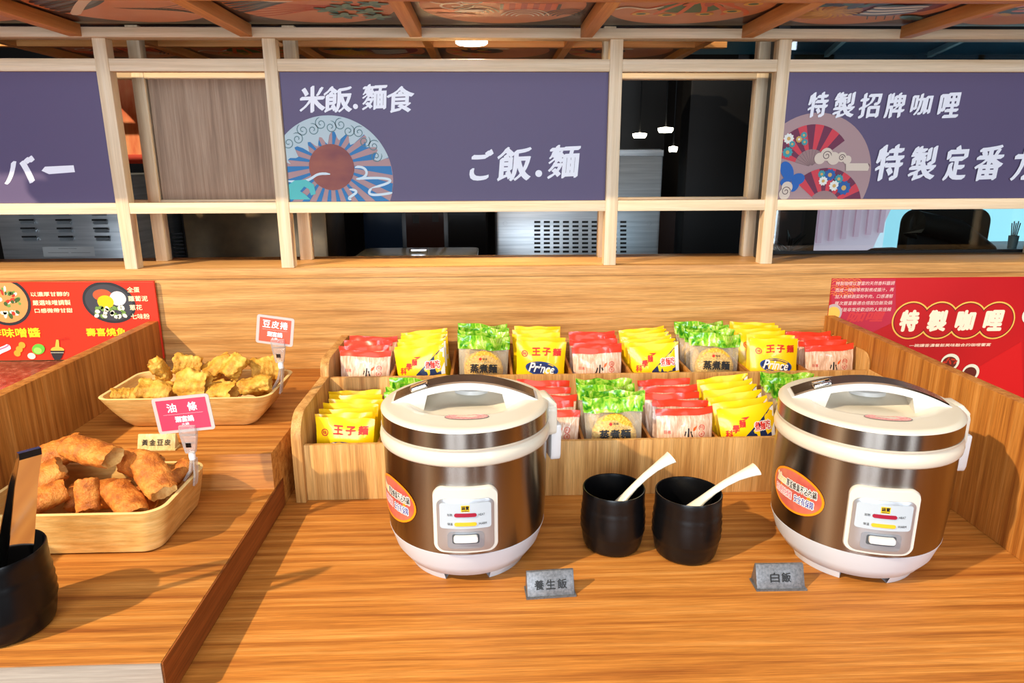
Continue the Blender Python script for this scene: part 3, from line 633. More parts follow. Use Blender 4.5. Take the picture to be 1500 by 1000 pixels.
# street house
hs = thing('street_house', 'pale teal house with pink tiled roof outside the right window', 'building', (4.2, 8.0, -1.6))
TEALW = mat('house_teal', (176, 232, 236), .7)
MB().box(-2.2, 4.0, 0, .5, 0, 4.4).build('wall', TEALW, hs)
roof = MB().add([(-2.9, -.9, 1.7), (-.15, -.9, 2.15), (.55, -.9, 4.2), (-2.9, -.9, 4.2), (-2.9, -.8, 1.7), (-.15, -.8, 2.15), (.55, -.8, 4.2), (-2.9, -.8, 4.2)], [(0, 1, 2, 3), (7, 6, 5, 4), (0, 4, 5, 1), (1, 5, 6, 2), (2, 6, 7, 3), (3, 7, 4, 0)]).build('roof', mat('roof_pink', (240, 212, 220), .7), hs)
for i in range(26): MB().box(-2.85+.13*i, -2.80+.13*i, -.93, -.9, 1.9+.016*i*1.3, 4.2).build('tile_rib', mat('roof_rib', (226, 186, 198), .7), roof) if i < 22 else None
MB().box(-.2, 2.6, -.5, 0, .0, 1.62).build('parapet', mat('house_white', (226, 238, 240), .7), hs)
MB().box(.35, .45, -.06, 0, 1.62, 4.4).build('downpipe', mat('house_white', (226, 238, 240), .7), hs)
# dining chairs
def dchair(loc, rz, w_, top, label):
    t = thing('dining_chair', label, 'chair', loc, rz); m = mat('chair_black', (14, 13, 12), .5, spec=.3)
    MB().prism(rrect(-w_/2, w_/2, 0, top-.46, .06), 'y', -.035, .035).build('backrest', m, t, (0, .2, .46), bevel=.015)
    MB().tube([(-w_*.52, .14, top-.11), (-w_*.45, .14, top-.05), (0, .13, top-.09), (w_*.45, .14, top-.19)], [.03, .05, .05, .04], 12).build('head_roll', m, t)
    MB().prism(rrect(-w_/2, w_/2, -.25, .22, .05), 'z', .40, .48).build('seat', m, t, bevel=.012)
    for x in (-.42, .42):
        for y in (-.2, .18): MB().lathe([(.015, .0), (.018, .40)], 8, (x*w_, y)).build('leg', m, t)
p = at(1388, 345, 3.0); dchair((p.x, 2.8, .0), .1, .40, 1.25, 'large black upholstered chair by the window below the right sign')
p = at(1300, 384, 2.6); dchair((p.x, 2.35, .0), .2, .20, 1.135, 'lower black chair peeking over the sill left of the large chair')
tb = thing('grey_table', 'grey table top at the right edge beyond the window glass', 'table', (at(1490, 362, 3.6).x+.12, 3.6, 0))
MB().box(-.3, .5, -.05, .5, .88, .98).build('table_top', mat('table_grey', (96, 112, 124), .5), tb, bevel=.004); MB().box(.05, .15, .15, .25, 0, .88).build('leg', BLACK, tb)
cp = at(1487, 336, 3.75); hl = thing('pencil_cup', 'dark cup holding pens on the grey table', 'cup', (cp.x, 3.75, .9802))
MB().lathe([(0, 0), (.022, 0), (.026, .07), (.023, .07), (.02, .004), (0, .004)], 16).build('cup', mat('cup_dark', (40, 66, 76), .5), hl)
for i in range(5): MB().tube([((i-2)*.004, 0, .01), ((i-2)*.012, 0, .14+.01*(i % 2))], .003, 6).build('pen', BLACK, hl)
sp = at(1158, 345, 3.4); sh = thing('potted_decor', 'dark shadowy plant pot by the window at its left end', 'plant', (sp.x, 3.4, 0))
MB().lathe([(0, 0), (.09, 0), (.13, .85), (.11, .85), (0, .8)], 20).build('pot', mat('pot_dark', (34, 36, 38), .3), sh)
rr = random.Random(3); lf = MB()
for i in range(40):
    a = rr.uniform(0, 6.28); r = rr.uniform(.02, .13); z = .84+rr.uniform(0, .34)*(1-r*3); lf.tube([(r*.3*math.cos(a), r*.3*math.sin(a), z-.05), (r*math.cos(a), r*math.sin(a), z)], [.012, .002], 5)
lf.build('foliage', mat('foliage_dark', (26, 34, 32), .4), sh)

# ================================================================ NOODLE TRAYS
ny = lambda cx, cz, r, a0, n=10: [(cx+r*math.cos(a0-PI/2*i/n), cz+r*math.sin(a0-PI/2*i/n)) for i in range(n+1)]
def side_outline(y0=1.243, top1=.982, ym=1.50, top2=1.019, y1=1.7395, r=.05):
    o = [(y0, .8002), (y0, top1-r)] + list(reversed(ny(y0+r, top1-r, r, PI/2)))[::1]
    o = [(y0, .8002)] + [(y0+r-r*math.cos(PI/2*i/8), top1-r+r*math.sin(PI/2*i/8)) for i in range(9)] + [(ym, top1)]
    o += [(ym+.03-.03*math.cos(PI/2*i/6), top2-.03+.03*math.sin(PI/2*i/6)) for i in range(7)] + [(y1, top2), (y1, .8002)]
    return [(a-1.25, b-.8002) for a, b in o]
XL, XR, NC = -.368, .883, 9; PIT = (XR-XL)/NC
SO = side_outline()
tr = thing('noodle_tray', 'stepped two-tier oak noodle tray with curved side boards on the counter', 'tray', (0, 1.25, .8002))
for x0, x1 in ((-.3875, XL), (XR-.0005, .8872)): MB().prism(SO, 'x', x0, x1).build('side_board', L_Z, tr, bevel=.001)
MB().box(XL+.0003, XR-.0008, .004, .014, 0, .118).build('front_panel', L_Z, tr, bevel=.0008)
MB().box(XL+.0003, XR-.0008, .250, .260, 0, .178).build('middle_panel', L_Z, tr, bevel=.0008)
MB().box(XL+.0003, XR-.0008, .0145, .2495, .015, .022).build('lower_floor', W_X, tr)
MB().box(XL+.0003, XR-.0008, .2605, .489, .085, .092).build('upper_floor', W_X, tr)
for i in range(1, NC):
    x = XL+PIT*i
    MB().box(x-.003, x+.003, .0145, .2495, .0222, .102).build('lower_partition', W_Y, tr); MB().box(x-.003, x+.003, .2605, .488, .0922, .178).build('upper_partition', W_Y, tr)

# ---------------------------------------------------------------- noodle packets
PWD, PHT, PTH = .118, .128, .022
def surf(u, v, h, side=-1, seed=0.0, wr=.0016, th=PTH):
    """pillow packet: u, v in -1..1 / 0..1; side -1 is the front face"""
    e = max(0, 1-abs(u)**3.2)*max(0, 1-abs(2*v-1)**3.5)
    n = noise.noise(Vector((u*2.1+seed, v*3.3, seed*1.7)))*wr + noise.noise(Vector((u*5+seed, v*6, 3+seed)))*wr*.6
    wv = .0035*math.sin(u*3+seed)*(v**4)
    return (u*PWD/2*(1-.05*(1-abs(2*v-1))), side*(th/2*e+h)+n+wv, v*PHT+.004*noise.noise(Vector((u*1.7+seed, 9, seed)))*(v**3))
def grid_mesh(fn, nu, nv, u0=-1, u1=1, v0=0, v1=1):
    mb = MB(); mb.rings([[fn(u0+(u1-u0)*i/nu, v0+(v1-v0)*j/nv) for i in range(nu+1)] for j in range(nv+1)], closed=False); return mb
def body_mesh(seed, wr, m, th=PTH, v1=1.0):
    mb = grid_mesh(lambda u, v: surf(u, v, .0003, -1, seed, wr, th), 12, 10, v1=v1); b = grid_mesh(lambda u, v: surf(u, v, .0003, 1, seed, wr, th), 12, 10, v1=v1); mb.add(b.v, b.f)
    return mb.mesh('body', m, angle=80)
YELLOW = mat('packet_yellow', (250, 204, 10), .28, coat=.3); REDP = mat('packet_red', (226, 60, 34), .3, coat=.3); NAVY = mat('packet_navy', (18, 42, 84), .3, coat=.3); WHT = mat('packet_white', (240, 240, 236), .3); TXR = mat('packet_text_red', (206, 40, 24), .5); TXB = mat('packet_text_black', (14, 14, 14), .5); BLUE = mat('packet_blue', (26, 66, 140), .35)
VERM = noisy('vermicelli', [(.3, (196, 150, 122)), (.5, (222, 184, 156)), (.7, (240, 216, 196))], (260, 260, 40), 4, .22, coat=.5, bump=.3, bscale=(260, 260, 40))
CAKE = noisy('noodle_cake', [(.3, (196, 136, 26)), (.5, (232, 180, 54)), (.7, (246, 210, 96))], (230, 230, 230), 4, .45, bump=.9, bscale=(230, 230, 230))
LEAFG = noisy('leaf_print', [(.32, (40, 130, 24)), (.45, (112, 186, 38)), (.58, (176, 214, 74)), (.72, (232, 238, 170))], (60, 60, 34), 3, .2, coat=.5, dist=1.5)
film = bpy.data.materials.new('clear_film'); film.use_nodes = True; nt = film.node_tree; nt.nodes.clear()
o_ = nt.nodes.new('ShaderNodeOutputMaterial'); mx = nt.nodes.new('ShaderNodeMixShader'); trn = nt.nodes.new('ShaderNodeBsdfTransparent'); gl = nt.nodes.new('ShaderNodeBsdfPrincipled')
gl.inputs['Base Color'].default_value = lin((226, 214, 190)); gl.inputs['Roughness'].default_value = .12; mx.inputs[0].default_value = .22
nt.links.new(trn.outputs[0], mx.inputs[1]); nt.links.new(gl.outputs[0], mx.inputs[2]); nt.links.new(mx.outputs[0], o_.inputs[0])
def pack_proto(kind, seed):
    t = put('noodle_packet', None); S = lambda u, v, h: surf(u/(PWD/2), v/PHT, h, -1, seed, wr)
    if kind == 'A':
        wr = .0036; put('body', body_mesh(seed, wr, VERM), t)
        mb = grid_mesh(lambda u, v: surf(u*1.01, v, .0012, -1, seed, wr), 12, 3, v0=.915, v1=1.02); b = grid_mesh(lambda u, v: surf(u*1.01, v, .0012, 1, seed, wr), 12, 3, v0=.93, v1=1.02); mb.add(b.v, b.f)
        mb.build('red_seam', REDP, t, angle=80)
        f = Flat(S, None)
        f.text('lettering', TXB, '小', -.006, .014, .066, .090, .03, .1); f.text('lettering', TXB, '火', -.006, .014, .040, .062, .03, .1)
        f.poly('flame_mark', mat('flame_orange', (236, 96, 30), .4), [(.014, .084), (.020, .086), (.024, .096), (.016, .091)])
        for z, ch in ((.091, '純'), (.078, '米')): f.ring('seal', TXR, (.034, z), .0052, .0064, 16); f.text('seal_character', TXR, ch, .0305, .0375, z-.0032, z+.0032, 0)
        f.text('small_lettering', TXR, '日進', -.046, -.032, .080, .087, .0)
    elif kind == 'B':
        wr = .0014; put('body', body_mesh(seed, wr, YELLOW), t); f = Flat(S, None)
        for i, ch in enumerate('王子麵'): f.text('lettering', TXR, ch, -.022+.025*i, -.003+.025*i, .096, .113, .045)
        f.ring('seal', TXR, (-.040, .099), .0055, .0075, 16); f.text('seal_character', TXR, '味', -.044, -.036, .0955, .1025, .02)
        f.poly('blue_oval', BLUE, ell(.003, .064, .041, .017, 30, rot=-.12)); f.poly('blue_oval_inner', mat('packet_blue_dark', (18, 36, 96), .35), ell(.003, .064, .037, .0135, 30, rot=-.12)); f.text('script_lettering', WHT, 'Prince', -.029, .034, .055, .076, .03, .25, -.1)
    elif kind == 'C':
        wr = .0014; put('body', body_mesh(seed, wr, YELLOW), t); f = Flat(S, None)
        n = 8
        f.polys('navy_corner', NAVY, [[(-.012+.070*i/n, .066+.058*i/n), (-.012+.070*i/n, .06), (-.012+.070*(i+1)/n, .06), (-.012+.070*(i+1)/n, .066+.058*(i+1)/n)] for i in range(n)])
        f.poly('white_edge', WHT, [(.049, .06), (.058, .06), (.058, .122), (.049, .116)])
        f.text('lettering_outline', WHT, '煮麵吃', .012, .047, .076, .094, .10); f.text('lettering', TXR, '煮麵吃', .012, .047, .076, .094, .02)
        for i, ch in enumerate('科學麵'): f.text('red_lettering', TXR, ch, -.050+.015*i, -.036+.015*i, .068+.010*i, .084+.010*i, .03, .15)
        f.poly('arrow_mark', TXR, [(-.014, .108), (.004, .108), (-.004, .103)])
    else:
        wr = .003
        me = MB().lathe([(.0, -.012), (.030, -.0125), (.042, -.010), (.046, -.003), (.046, .003), (.042, .009), (0, .010)], 36)
        for i, v in enumerate(me.v): k_ = 1+.06*noise.noise(Vector(v)*260); me.v[i] = (v[0]*k_, v[1]*k_, v[2]*k_)
        put('noodle_cake', me.mesh('noodle_cake', CAKE, angle=70), t, (0, 0, .082), (PI/2, 0, 0))
        put('film', body_mesh(seed, wr, film, .030, 1.12), t)
        mb = grid_mesh(lambda u, v: surf(u*1.03, v, .004+.006*noise.noise(Vector((u*4+seed, v*9, 2.2))), -1, seed, .006, .026), 18, 7, v0=1.02, v1=1.26); b = grid_mesh(lambda u, v: surf(u*1.03, v, .003, 1, seed, .006, .026), 18, 6, v0=1.04, v1=1.26); mb.add(b.v, b.f)
        mb.build('leaf_print_band', LEAFG, t, angle=70)
        f = Flat(lambda u, v, h: (u, -.0195-h, v), None)
        for i, ch in enumerate('蒸煮麵'): f.text('lettering', TXB, ch, -.031+.0215*i, -.012+.0215*i, .078, .098, .035)
        f.poly('seal', TXR, ell(-.008, .110, .0035, n=14)); f.text('small_lettering', TXB, '味味', -.003, .008, .1075, .113, .02)
    f.done(t); return t
PRO = {k: [pack_proto(k, 1.3+2.1*i+ord(k)) for i in range(3)] for k in 'ABCD'}
NAMES = dict(A='red-seamed vermicelli packet', B='yellow packet with blue oval', C='yellow packet with navy corner', D='green-topped round noodle packet')
USED = set(); rp = random.Random(11)
def stack(kind, cxx, y0, n, dy, zf, where, lean=.22, dz=0.0, z0=0.0, roll=0.0):
    for i in range(n):
        pr = PRO[kind][(i+int(cxx*50)) % 3]
        if id(pr) in USED: o = copy_tree(pr)
        else: o = pr; USED.add(id(pr))
        o.location = (cxx-roll*.03+(rp.uniform(-.004, .004) if not roll else 0), y0+dy*i, zf+.006+z0+dz*i+abs(roll)*.061); o.rotation_euler = (-lean+rp.uniform(-.012, .012), rp.uniform(-.05, .05)*(.3 if roll else 1)+roll*.8, rp.uniform(-.02, .02))
        pos = ORD[i]+' one' if i == 0 else ('rearmost' if i == n-1 else ORD[i]+' from front')
        tag(o, '%s, %s, %s' % (NAMES[kind], pos, where), 'noodle packet', 'noodle packets in the oak trays')
ci = lambda i: XL+PIT*(i+.5)
ZL, ZU = .8222, .8922
stack('B', ci(0), 1.285, 7, .0285, ZL, 'left end of lower tray', .16)
stack('D', ci(1), 1.33, 4, .034, ZL, 'lower tray behind left cooker', .16)
stack('A', ci(3)-.002, 1.287, 5, .037, ZL, 'lower tray just right of left cooker', .2, .004, .006)
stack('D', ci(4), 1.287, 4, .040, ZL, 'middle of lower tray', .16)
stack('A', ci(5), 1.287, 5, .036, ZL, 'lower tray above the right cup', .2, .004, .006)
stack('C', ci(6), 1.287, 6, .031, ZL, 'lower tray beside right cooker', .2, .003, .002, -.16)
stack('D', ci(7), 1.33, 4, .034, ZL, 'lower tray behind right cooker', .16)
UPPER = [('A', 4, .042), ('C', 6, .029), ('D', 4, .038), ('B', 5, .034), ('A', 5, .036), ('C', 6, .029), ('D', 4, .038), ('B', 6, .030), ('A', 4, .040)]
NTH = ['leftmost', 'second', 'third', 'fourth', 'fifth', 'sixth', 'seventh', 'eighth', 'rightmost']
for i, (k_, n_, d_) in enumerate(UPPER):
    stack(k_, ci(i), 1.539 if k_ == 'D' else 1.535, n_, d_, ZU, 'upper tray, %s stack' % NTH[i] if i in (0, 8) else 'upper tray, %s stack from left' % NTH[i], .15, .001, dict(B=.020, C=.002, A=.0, D=-.002)[k_], -.12 if k_ == 'C' else 0)
for L_ in PRO.values():
    for p_ in L_:
        if id(p_) not in USED:
            for ch in list(p_.children): bpy.data.objects.remove(ch)
            bpy.data.objects.remove(p_)

# ================================================================ RICE COOKERS
def cooker():
    t = put('rice_cooker', None); R = .1345
    MB().lathe([(0, .013), (.100, .013), (.108, .016), (.122, .036), (.1315, .0662), (.130, .0672), (0, .067)], 72).build('base', mat('base_white', (202, 208, 216), .35), t, angle=50)
    for a in (45, 135, 225, 315):
        a_ = math.radians(a); MB().lathe([(.074, 0), (.098, 0), (.1045, .0145), (.074, .0145), (.074, 0)], 12, a0=a_-.42, a1=a_+.42).build('foot', mat('base_white', (202, 208, 216), .35), t)
    MB().lathe([(.1312, .0668), (.1345, .12), (.1352, .216)], 96).build('steel_body', STEEL, t)
    MB().lathe([(.130, .2155), (.1372, .2158), (.1395, .219), (.1402, .226), (.139, .233), (.136, .2365), (.136, .2395), (.1375, .2405), (.1378, .2435), (.13, .2438)], 96).build('rim_ring', CREAM, t, angle=60)
    MB().lathe([(.1368, .2438), (.1368, .2690)], 96).build('lid_band', STEEL, t)
    def lidz(x, y):
        r = math.hypot(x, y); z = .2745+.004*max(0, 1-(r/.12)**2)
        if r > .128: z = .2745-.0055*((r-.128)/.0095)**2
        d = 1-(x/.098)**2-((y+.012)/.070)**2
        if d > 0: z -= .022*min(1, d*1.5)**1.3 if d < .667 else .022
        return z
    rings = []
    for r in [.1372, .1365, .134, .131, .128]+[.124-.006*i for i in range(20)]+[.004]:
        rings.append([(r*math.cos(2*PI*i/80), r*math.sin(2*PI*i/80), lidz(r*math.cos(2*PI*i/80), r*math.sin(2*PI*i/80))) for i in range(80)])
    rings.insert(0, [(.1372*math.cos(2*PI*i/80), .1372*math.sin(2*PI*i/80), .2685) for i in range(80)])
    lid = MB().rings(rings, True, False, True).build('lid', CREAM, t, angle=60)
    # arched handle
    N = 36; H = lambda x: .2735+.032*(1-(x/.122)**2)
    top = [(-.122+.244*i/N) for i in range(N+1)]
    hw = MB(); y0, y1 = -.012, .034
    outline = [(x, H(x)) for x in top] + [(x, max(lidz(x, .0)-.001, H(x)-.0115) if abs(x) < .066 else lidz(x, 0)-.004) for x in reversed(top)]
    hw.prism(outline, 'y', y0, y1); h_ = hw.build('handle', mat('handle_white', (214, 214, 212), .28), lid, angle=25)
    ds = MB(); ds.rings([[(x, y0+.001, H(x)+.0002), (x, y0+.003, H(x)+.0022), (x, y1-.003, H(x)+.0022), (x, y1-.001, H(x)+.0002)] for x in top[1:-1]], True, True, True).build('handle_plate', DARKSTEEL, h_, angle=30)
    xa = -.073; MB().prism(rrect(-.015, .015, -.012, .010, .004), 'z', 0, .007).build('release_button', CHROME, h_, (xa, .0, H(xa)+.0005), (0, -math.atan(2*.032*(-xa)/.122**2)*-1*-1, 0), bevel=.0015)
    MB().lathe([(0, .010), (.026, .010), (.034, .006), (.036, 0)], 32).build('steam_vent', mat('vent_white', (214, 218, 220), .3), lid, (.012, .066, .270))
    for i in range(3): MB().box(-.009, .009, -.0009, .0009, 0, .0006).build('vent_slot', BLACK, lid, (.055, .058+.005*i, .2765), (0, 0, .35))
    f = Flat(lambda u, v, h: (u, v, lidz(u, v)+h+.0006), None)
    f.poly('lid_sticker', mat('lid_sticker_rim', (120, 110, 110), .4), ell(.004, -.088, .034, .0115, 28)); f.poly('lid_sticker_face', noisy('lid_sticker', [(.4, (206, 130, 130)), (.6, (226, 170, 166))], (300, 300, 300), 2, .4), ell(.004, -.088, .0325, .0105, 28))
    f.done(lid)
    # hinge and water catcher on the right side
    hg = MB().prism(rrect(-.024, .024, .205, .262, .012), 'x', .134, .152).build('hinge', CREAM, t, rot=(0, 0, .14), bevel=.004)
    MB().prism([(.125, .262), (.152, .240), (.152, .262), (.139, .2755), (.122, .274)], 'y', -.020, .020).build('hinge_cover', CREAM, hg, bevel=.003)
    MB().prism([(-.016, .160), (.016, .160), (.020, .170), (.022, .225), (-.022, .225), (-.020, .170)], 'x', .142, .160).build('water_catcher', WHITE, t, rot=(0, 0, .14), bevel=.003)
    # front control panel, bent round the body
    Rp = R+.001
    def bend(u, v, h): a = u/R; return ((Rp+h)*math.sin(a), -(Rp+h)*math.cos(a), v)
    def plate(name, m, u0, u1, v0, v1, r, h0, h1, par, bulge=.0, taper=0):
        o2 = rrect(u0, u1, v0, v1, r, 6); cu, cv = (u0+u1)/2, (v0+v1)/2
        o2 = [(u+bulge*(1-((v-cv)/((v1-v0)/2))**2)*(1 if u > cu else -1), v) for u, v in o2]; mb = MB()
        d = []
        for i in range(len(o2)):
            a, b = o2[i], o2[(i+1) % len(o2)]; L_ = max(1, int(math.hypot(b[0]-a[0], b[1]-a[1])/.006)); d += [(a[0]+(b[0]-a[0])*k_/L_, a[1]+(b[1]-a[1])*k_/L_) for k_ in range(L_)]
        def sc(s_): return [(cu+(u-cu)*s_, cv+(v-cv)*s_) for u, v in d]
        mb.rings([[bend(u, v, h0) for u, v in d], [bend(u, v, h1-taper) for u, v in d], [bend(u, v, h1) for u, v in sc(.965)], [bend(u, v, h1) for u, v in sc(.6)], [bend(u, v, h1) for u, v in sc(.2)], [bend(u, v, h1) for u, v in sc(.02)]], True, False, True)
        return mb.build(name, m, par, angle=40)
    cp_ = plate('control_panel', mat('panel_cream', (210, 206, 196), .35), -.047, .047, .076, .184, .013, -.002, .0075, t, .003, .003)
    plate('silver_frame', GREYP, -.040, .040, .081, .167, .010, .0076, .0092, cp_, .0025, .0008); plate('indicator_plate', PALEBLUE, -.036, .036, .1195, .161, .004, .0093, .0098, cp_, .001)
    plate('switch_recess', mat('switch_silver', (150, 158, 168), .3, .5), -.026, .026, .086, .1135, .006, .0093, .0098, cp_); plate('switch_hollow', mat('switch_dark', (70, 78, 84), .4), -.019, .019, .0945, .1105, .003, .0099, .0102, cp_)
    plate('switch_lever', WHITE, -.0165, .0165, .0995, .1095, .003, .0103, .0165, cp_, 0, .002)
    plate('heat_light', mat('heat_red', (150, 20, 50), .3), -.0155, .0155, .1395, .1452, .0027, .0099, .0112, cp_); plate('warm_light', mat('warm_amber', (212, 168, 40), .3, emit=(240, 160, 30), estr=.25), -.0155, .0155, .1245, .1302, .0027, .0099, .0112, cp_)
    f = Flat(bend, None, base=.0100)
    f.poly('brand_mark', mat('mark_yellow', (240, 196, 20), .4), [(-.006, .1475), (.006, .1475), (.006, .1580), (-.006, .1580)]); f.text('brand_lettering', TXB, '鍋寶', -.0052, .0052, .1505, .1572, .02); f.poly('brand_bar', TXB, [(-.005, .1482), (.005, .1482), (.005, .1494), (-.005, .1494)])
    f.text('panel_lettering', TXB, '加熱', -.0255, -.018, .1403, .1445, 0); f.text('panel_lettering', TXB, '保溫', -.0255, -.018, .1253, .1295, 0); f.text('panel_lettering', TXB, 'HEAT', .018, .027, .1405, .1442, 0); f.text('panel_lettering', TXB, 'WARM', .018, .0295, .1255, .1292, 0)
    f.done(cp_)
    # oval sticker
    A0 = math.radians(-58); tl = -.09
    def stk(u, v, h): a = A0+u/R; return ((Rp+h)*math.sin(a), -(Rp+h)*math.cos(a), .136+v+tl*u*0)
    mb = Flat(stk, None, base=.0002)
    def fanell(part, m, rx, ry):
        n = 10; mb.polys(part, m, [[(-rx+2*rx*i/n, -ry*math.sqrt(max(0, 1-(-1+2*i/n)**2))), (-rx+2*rx*(i+1)/n, -ry*math.sqrt(max(0, 1-(-1+2*(i+1)/n)**2))), (-rx+2*rx*(i+1)/n, ry*math.sqrt(max(0, 1-(-1+2*(i+1)/n)**2))), (-rx+2*rx*i/n, ry*math.sqrt(max(0, 1-(-1+2*i/n)**2)))] for i in range(n)])
    def fan2(part, m, rx, ry): mb.polys(part, m, [[(rx*math.cos(a), ry*math.sin(a)), (rx*math.cos(b), ry*math.sin(b)), (rx*.5*math.cos(b), ry*.5*math.sin(b)), (rx*.5*math.cos(a), ry*.5*math.sin(a))] for a, b in ((2*PI*i/48, 2*PI*(i+1)/48) for i in range(48))]+[[(rx*.5*math.cos(a), ry*.5*math.sin(a)), (rx*.5*math.cos(b), ry*.5*math.sin(b)), (0, 0)] for a, b in ((2*PI*i/48, 2*PI*(i+1)/48) for i in range(48))])
    fan2('sticker', mat('sticker_orange', (246, 142, 24), .35), .056, .036); fan2('sticker_face', noisy('sticker_red', [(.35, (176, 64, 66)), (.65, (206, 118, 92))], (14, 14, 14), 3, .35), .052, .0325)
    for tx, b, m in (('2.0mm', (-.043, -.018, .003, .017), mat('sticker_gold', (240, 206, 120), .4)), ('厚釜蜂巢不沾內鍋', (-.016, .043, .003, .016), TXB), ('安心使用免煩惱', (-.044, -.002, -.016, -.003), C('sticker_pink', 236, 120, 140)), ('安全有保障', (.004, .040, -.016, -.003), C('sticker_blue', 40, 60, 150))):
        mb.text('sticker_lettering', WHT, tx, *b, bold=.09); mb.text('sticker_lettering', m, tx, *b, bold=.015)
    mb.done(t)
    return t
ck = cooker(); ck.location = (-.0425, 1.068, .8002); ck.rotation_euler = (0, 0, math.radians(1))
tag(ck, 'steel and cream rice cooker on the left, behind the multigrain rice tag', 'rice cooker', 'rice cookers on the counter')
c2 = copy_tree(ck); c2.location = (.616, 1.034, .8002); c2.rotation_euler = (0, 0, math.radians(-14))
tag(c2, 'steel and cream rice cooker on the right, beside the divider board', 'rice cooker', 'rice cookers on the counter')

# ================================================================ CUPS, SPOONS, TONGS
def cup(loc, s_, label, sh=1.0):
    prof = [(0, .0), (.044, .0), (.047, .003)]
    for i in range(15):
        z = .006+.082*i/14; r = .0462+.0070*math.sin(PI*min(.68, (z/.112)**.8))+(.0016 if i % 2 else 0)*(1 if 3 < i < 13 else 0); prof.append((r, z))
    prof += [(.0518, .095), (.0522, .104), (.0514, .106), (.0498, .1055), (.0488, .100), (.049, .06), (.045, .008), (0, .006)]
    t = MB().lathe([(r*s_, z*s_*sh) for r, z in prof], 56).build('black_cup', BLACKGLAZE, None, loc, angle=50); return tag(t, label, 'cup', 'black glazed cups')
cup((.211, 1.072, .8002), 1.03, 'black ribbed cup beside the left cooker, holding a rice spoon'); cup((.333, 1.044, .8002), 1.07, 'black ribbed cup nearest the right cooker, holding a rice spoon'); cup((-.640, .806, .8582), 1.06, 'black ribbed cup holding steel tongs at the front left')
def spoon(base, tip, label):
    b, tp = Vector(base), Vector(tip); d = tp-b; P0 = [b+d*k_+Vector((0, 0, .014*math.sin(PI*k_))) for k_ in (0, .15, .3, .45, .6, .75, .88, .95, 1)]
    t = thing('rice_spoon', label, 'spoon', base); W_ = [.016, .015, .010, .0082, .0085, .0095, .0125, .0155, .018]
    loc = [p-b for p in P0]
    MB().tube(loc, [(w_*.55 if i < 7 else w_*.45, w_) for i, w_ in enumerate(W_)], 14).build('handle', mat('spoon_white', (240, 234, 216), .3, coat=.2), t)
    dr = d.normalized(); q = Matrix.Translation(Vector((0, 0, 0))); bl = MB().tube([Vector((0, 0, 0))-dr*.022, Vector((0, 0, 0))-dr*.008, Vector((0, 0, 0))+dr*.010], [(.004, .018), (.005, .022), (.006, .015)], 14); bl.build('blade', mat('spoon_white', (240, 234, 216), .3, coat=.2), t)
spoon((.197, 1.068, .844), (.312, 1.085, .957), 'cream plastic rice spoon leaning in the cup beside the left cooker')
spoon((.318, 1.040, .858), (.447, 1.046, .950), 'cream plastic rice spoon leaning in the cup nearest right cooker')
tg = thing('tongs', 'shiny steel tongs standing in the front left cup', 'tongs', (-.640, .806, .8665)); wd = Vector((.66, .75, 0)).normalized(); sd = Vector((-.75, .66, 0))
def leg_pts(off, lean_): return [Vector((.0, 0, .006))+sd*off*1.0+Vector((lean_*0, 0, 0)), Vector((.012, .004, .06))+sd*off*1.15, Vector((.034, .0, .13))+sd*off*.95, Vector((.056, -.004, .20))+sd*off*.55, Vector((.070, -.006, .236))+sd*off*.25]
for off in (.026, -.014): MB().strip(leg_pts(off, 0), wd, [.030, .029, .027, .025, .024], .0022).build('arm', CHROME, tg, angle=60)
e1, e2 = leg_pts(.026, 0)[-1], leg_pts(-.014, 0)[-1]
MB().strip([e1, (e1*.8+e2*.2)+Vector((.001, 0, .007)), (e1*.2+e2*.8)+Vector((.001, 0, .007)), e2], wd, .024, .0022).build('spring_bend', CHROME, tg, angle=60)

# ================================================================ BASKETS AND FRIED FOOD
def basket(loc, bx, by, tx, ty, h, r, label):
    t = thing('bamboo_basket', label, 'basket', loc)
    def rg(hx, hy, z, rr): return [(x, y, z) for x, y in rrect(-hx, hx, -hy, hy, rr, 8)]
    K = 6; out = [rg(bx*.96, by*.94, 0, r*.7)]+[rg(bx+(tx-bx)*(i/K)**.8, by+(ty-by)*(i/K)**.8, .003+(h-.003)*i/K, r*(.75+.25*i/K)) for i in range(K+1)]
    inn = [rg(bx+(tx-bx)*(i/K)**.8-.007, by+(ty-by)*(i/K)**.8-.007, .010+(h-.010)*i/K, r*(.75+.25*i/K)-.004) for i in range(K, -1, -1)]
    MB().rings(out, True, True, False).build('outer_wall', BAMBOO, t, angle=40); MB().rings(inn, True, False, True).build('inner_wall', BAMBOO, t, angle=40)
    MB().rings([out[-1], [(x, y, z+.0015) for x, y, z in rg(tx-.003, ty-.003, h, r-.002)], inn[0]], True).build('rim', RIM, t, angle=80)
    return t
basket((-.615, 1.402, .9302), .128, .068, .173, .098, .070, .030, 'rear bamboo basket of golden bean curd rolls on the upper step')
basket((-.660, 1.062, .8582), .134, .086, .150, .097, .074, .035, 'front bamboo basket of fried dough sticks on the lower step')
CRUST = noisy('fried_crust', [(.3, (150, 76, 22)), (.5, (200, 116, 40)), (.7, (226, 150, 64))], (55, 55, 55), 5, .55, bump=.7, bscale=(230, 230, 230))
CRUMB = noisy('crumb', [(.3, (196, 138, 66)), (.7, (232, 190, 116))], (90, 90, 90), 4, .7, bump=.8, bscale=(120, 120, 120))
GOLDF = noisy('golden_skin', [(.3, (170, 112, 28)), (.5, (214, 156, 54)), (.7, (236, 192, 92))], (45, 45, 45), 5, .55, bump=.8, bscale=(150, 150, 150))
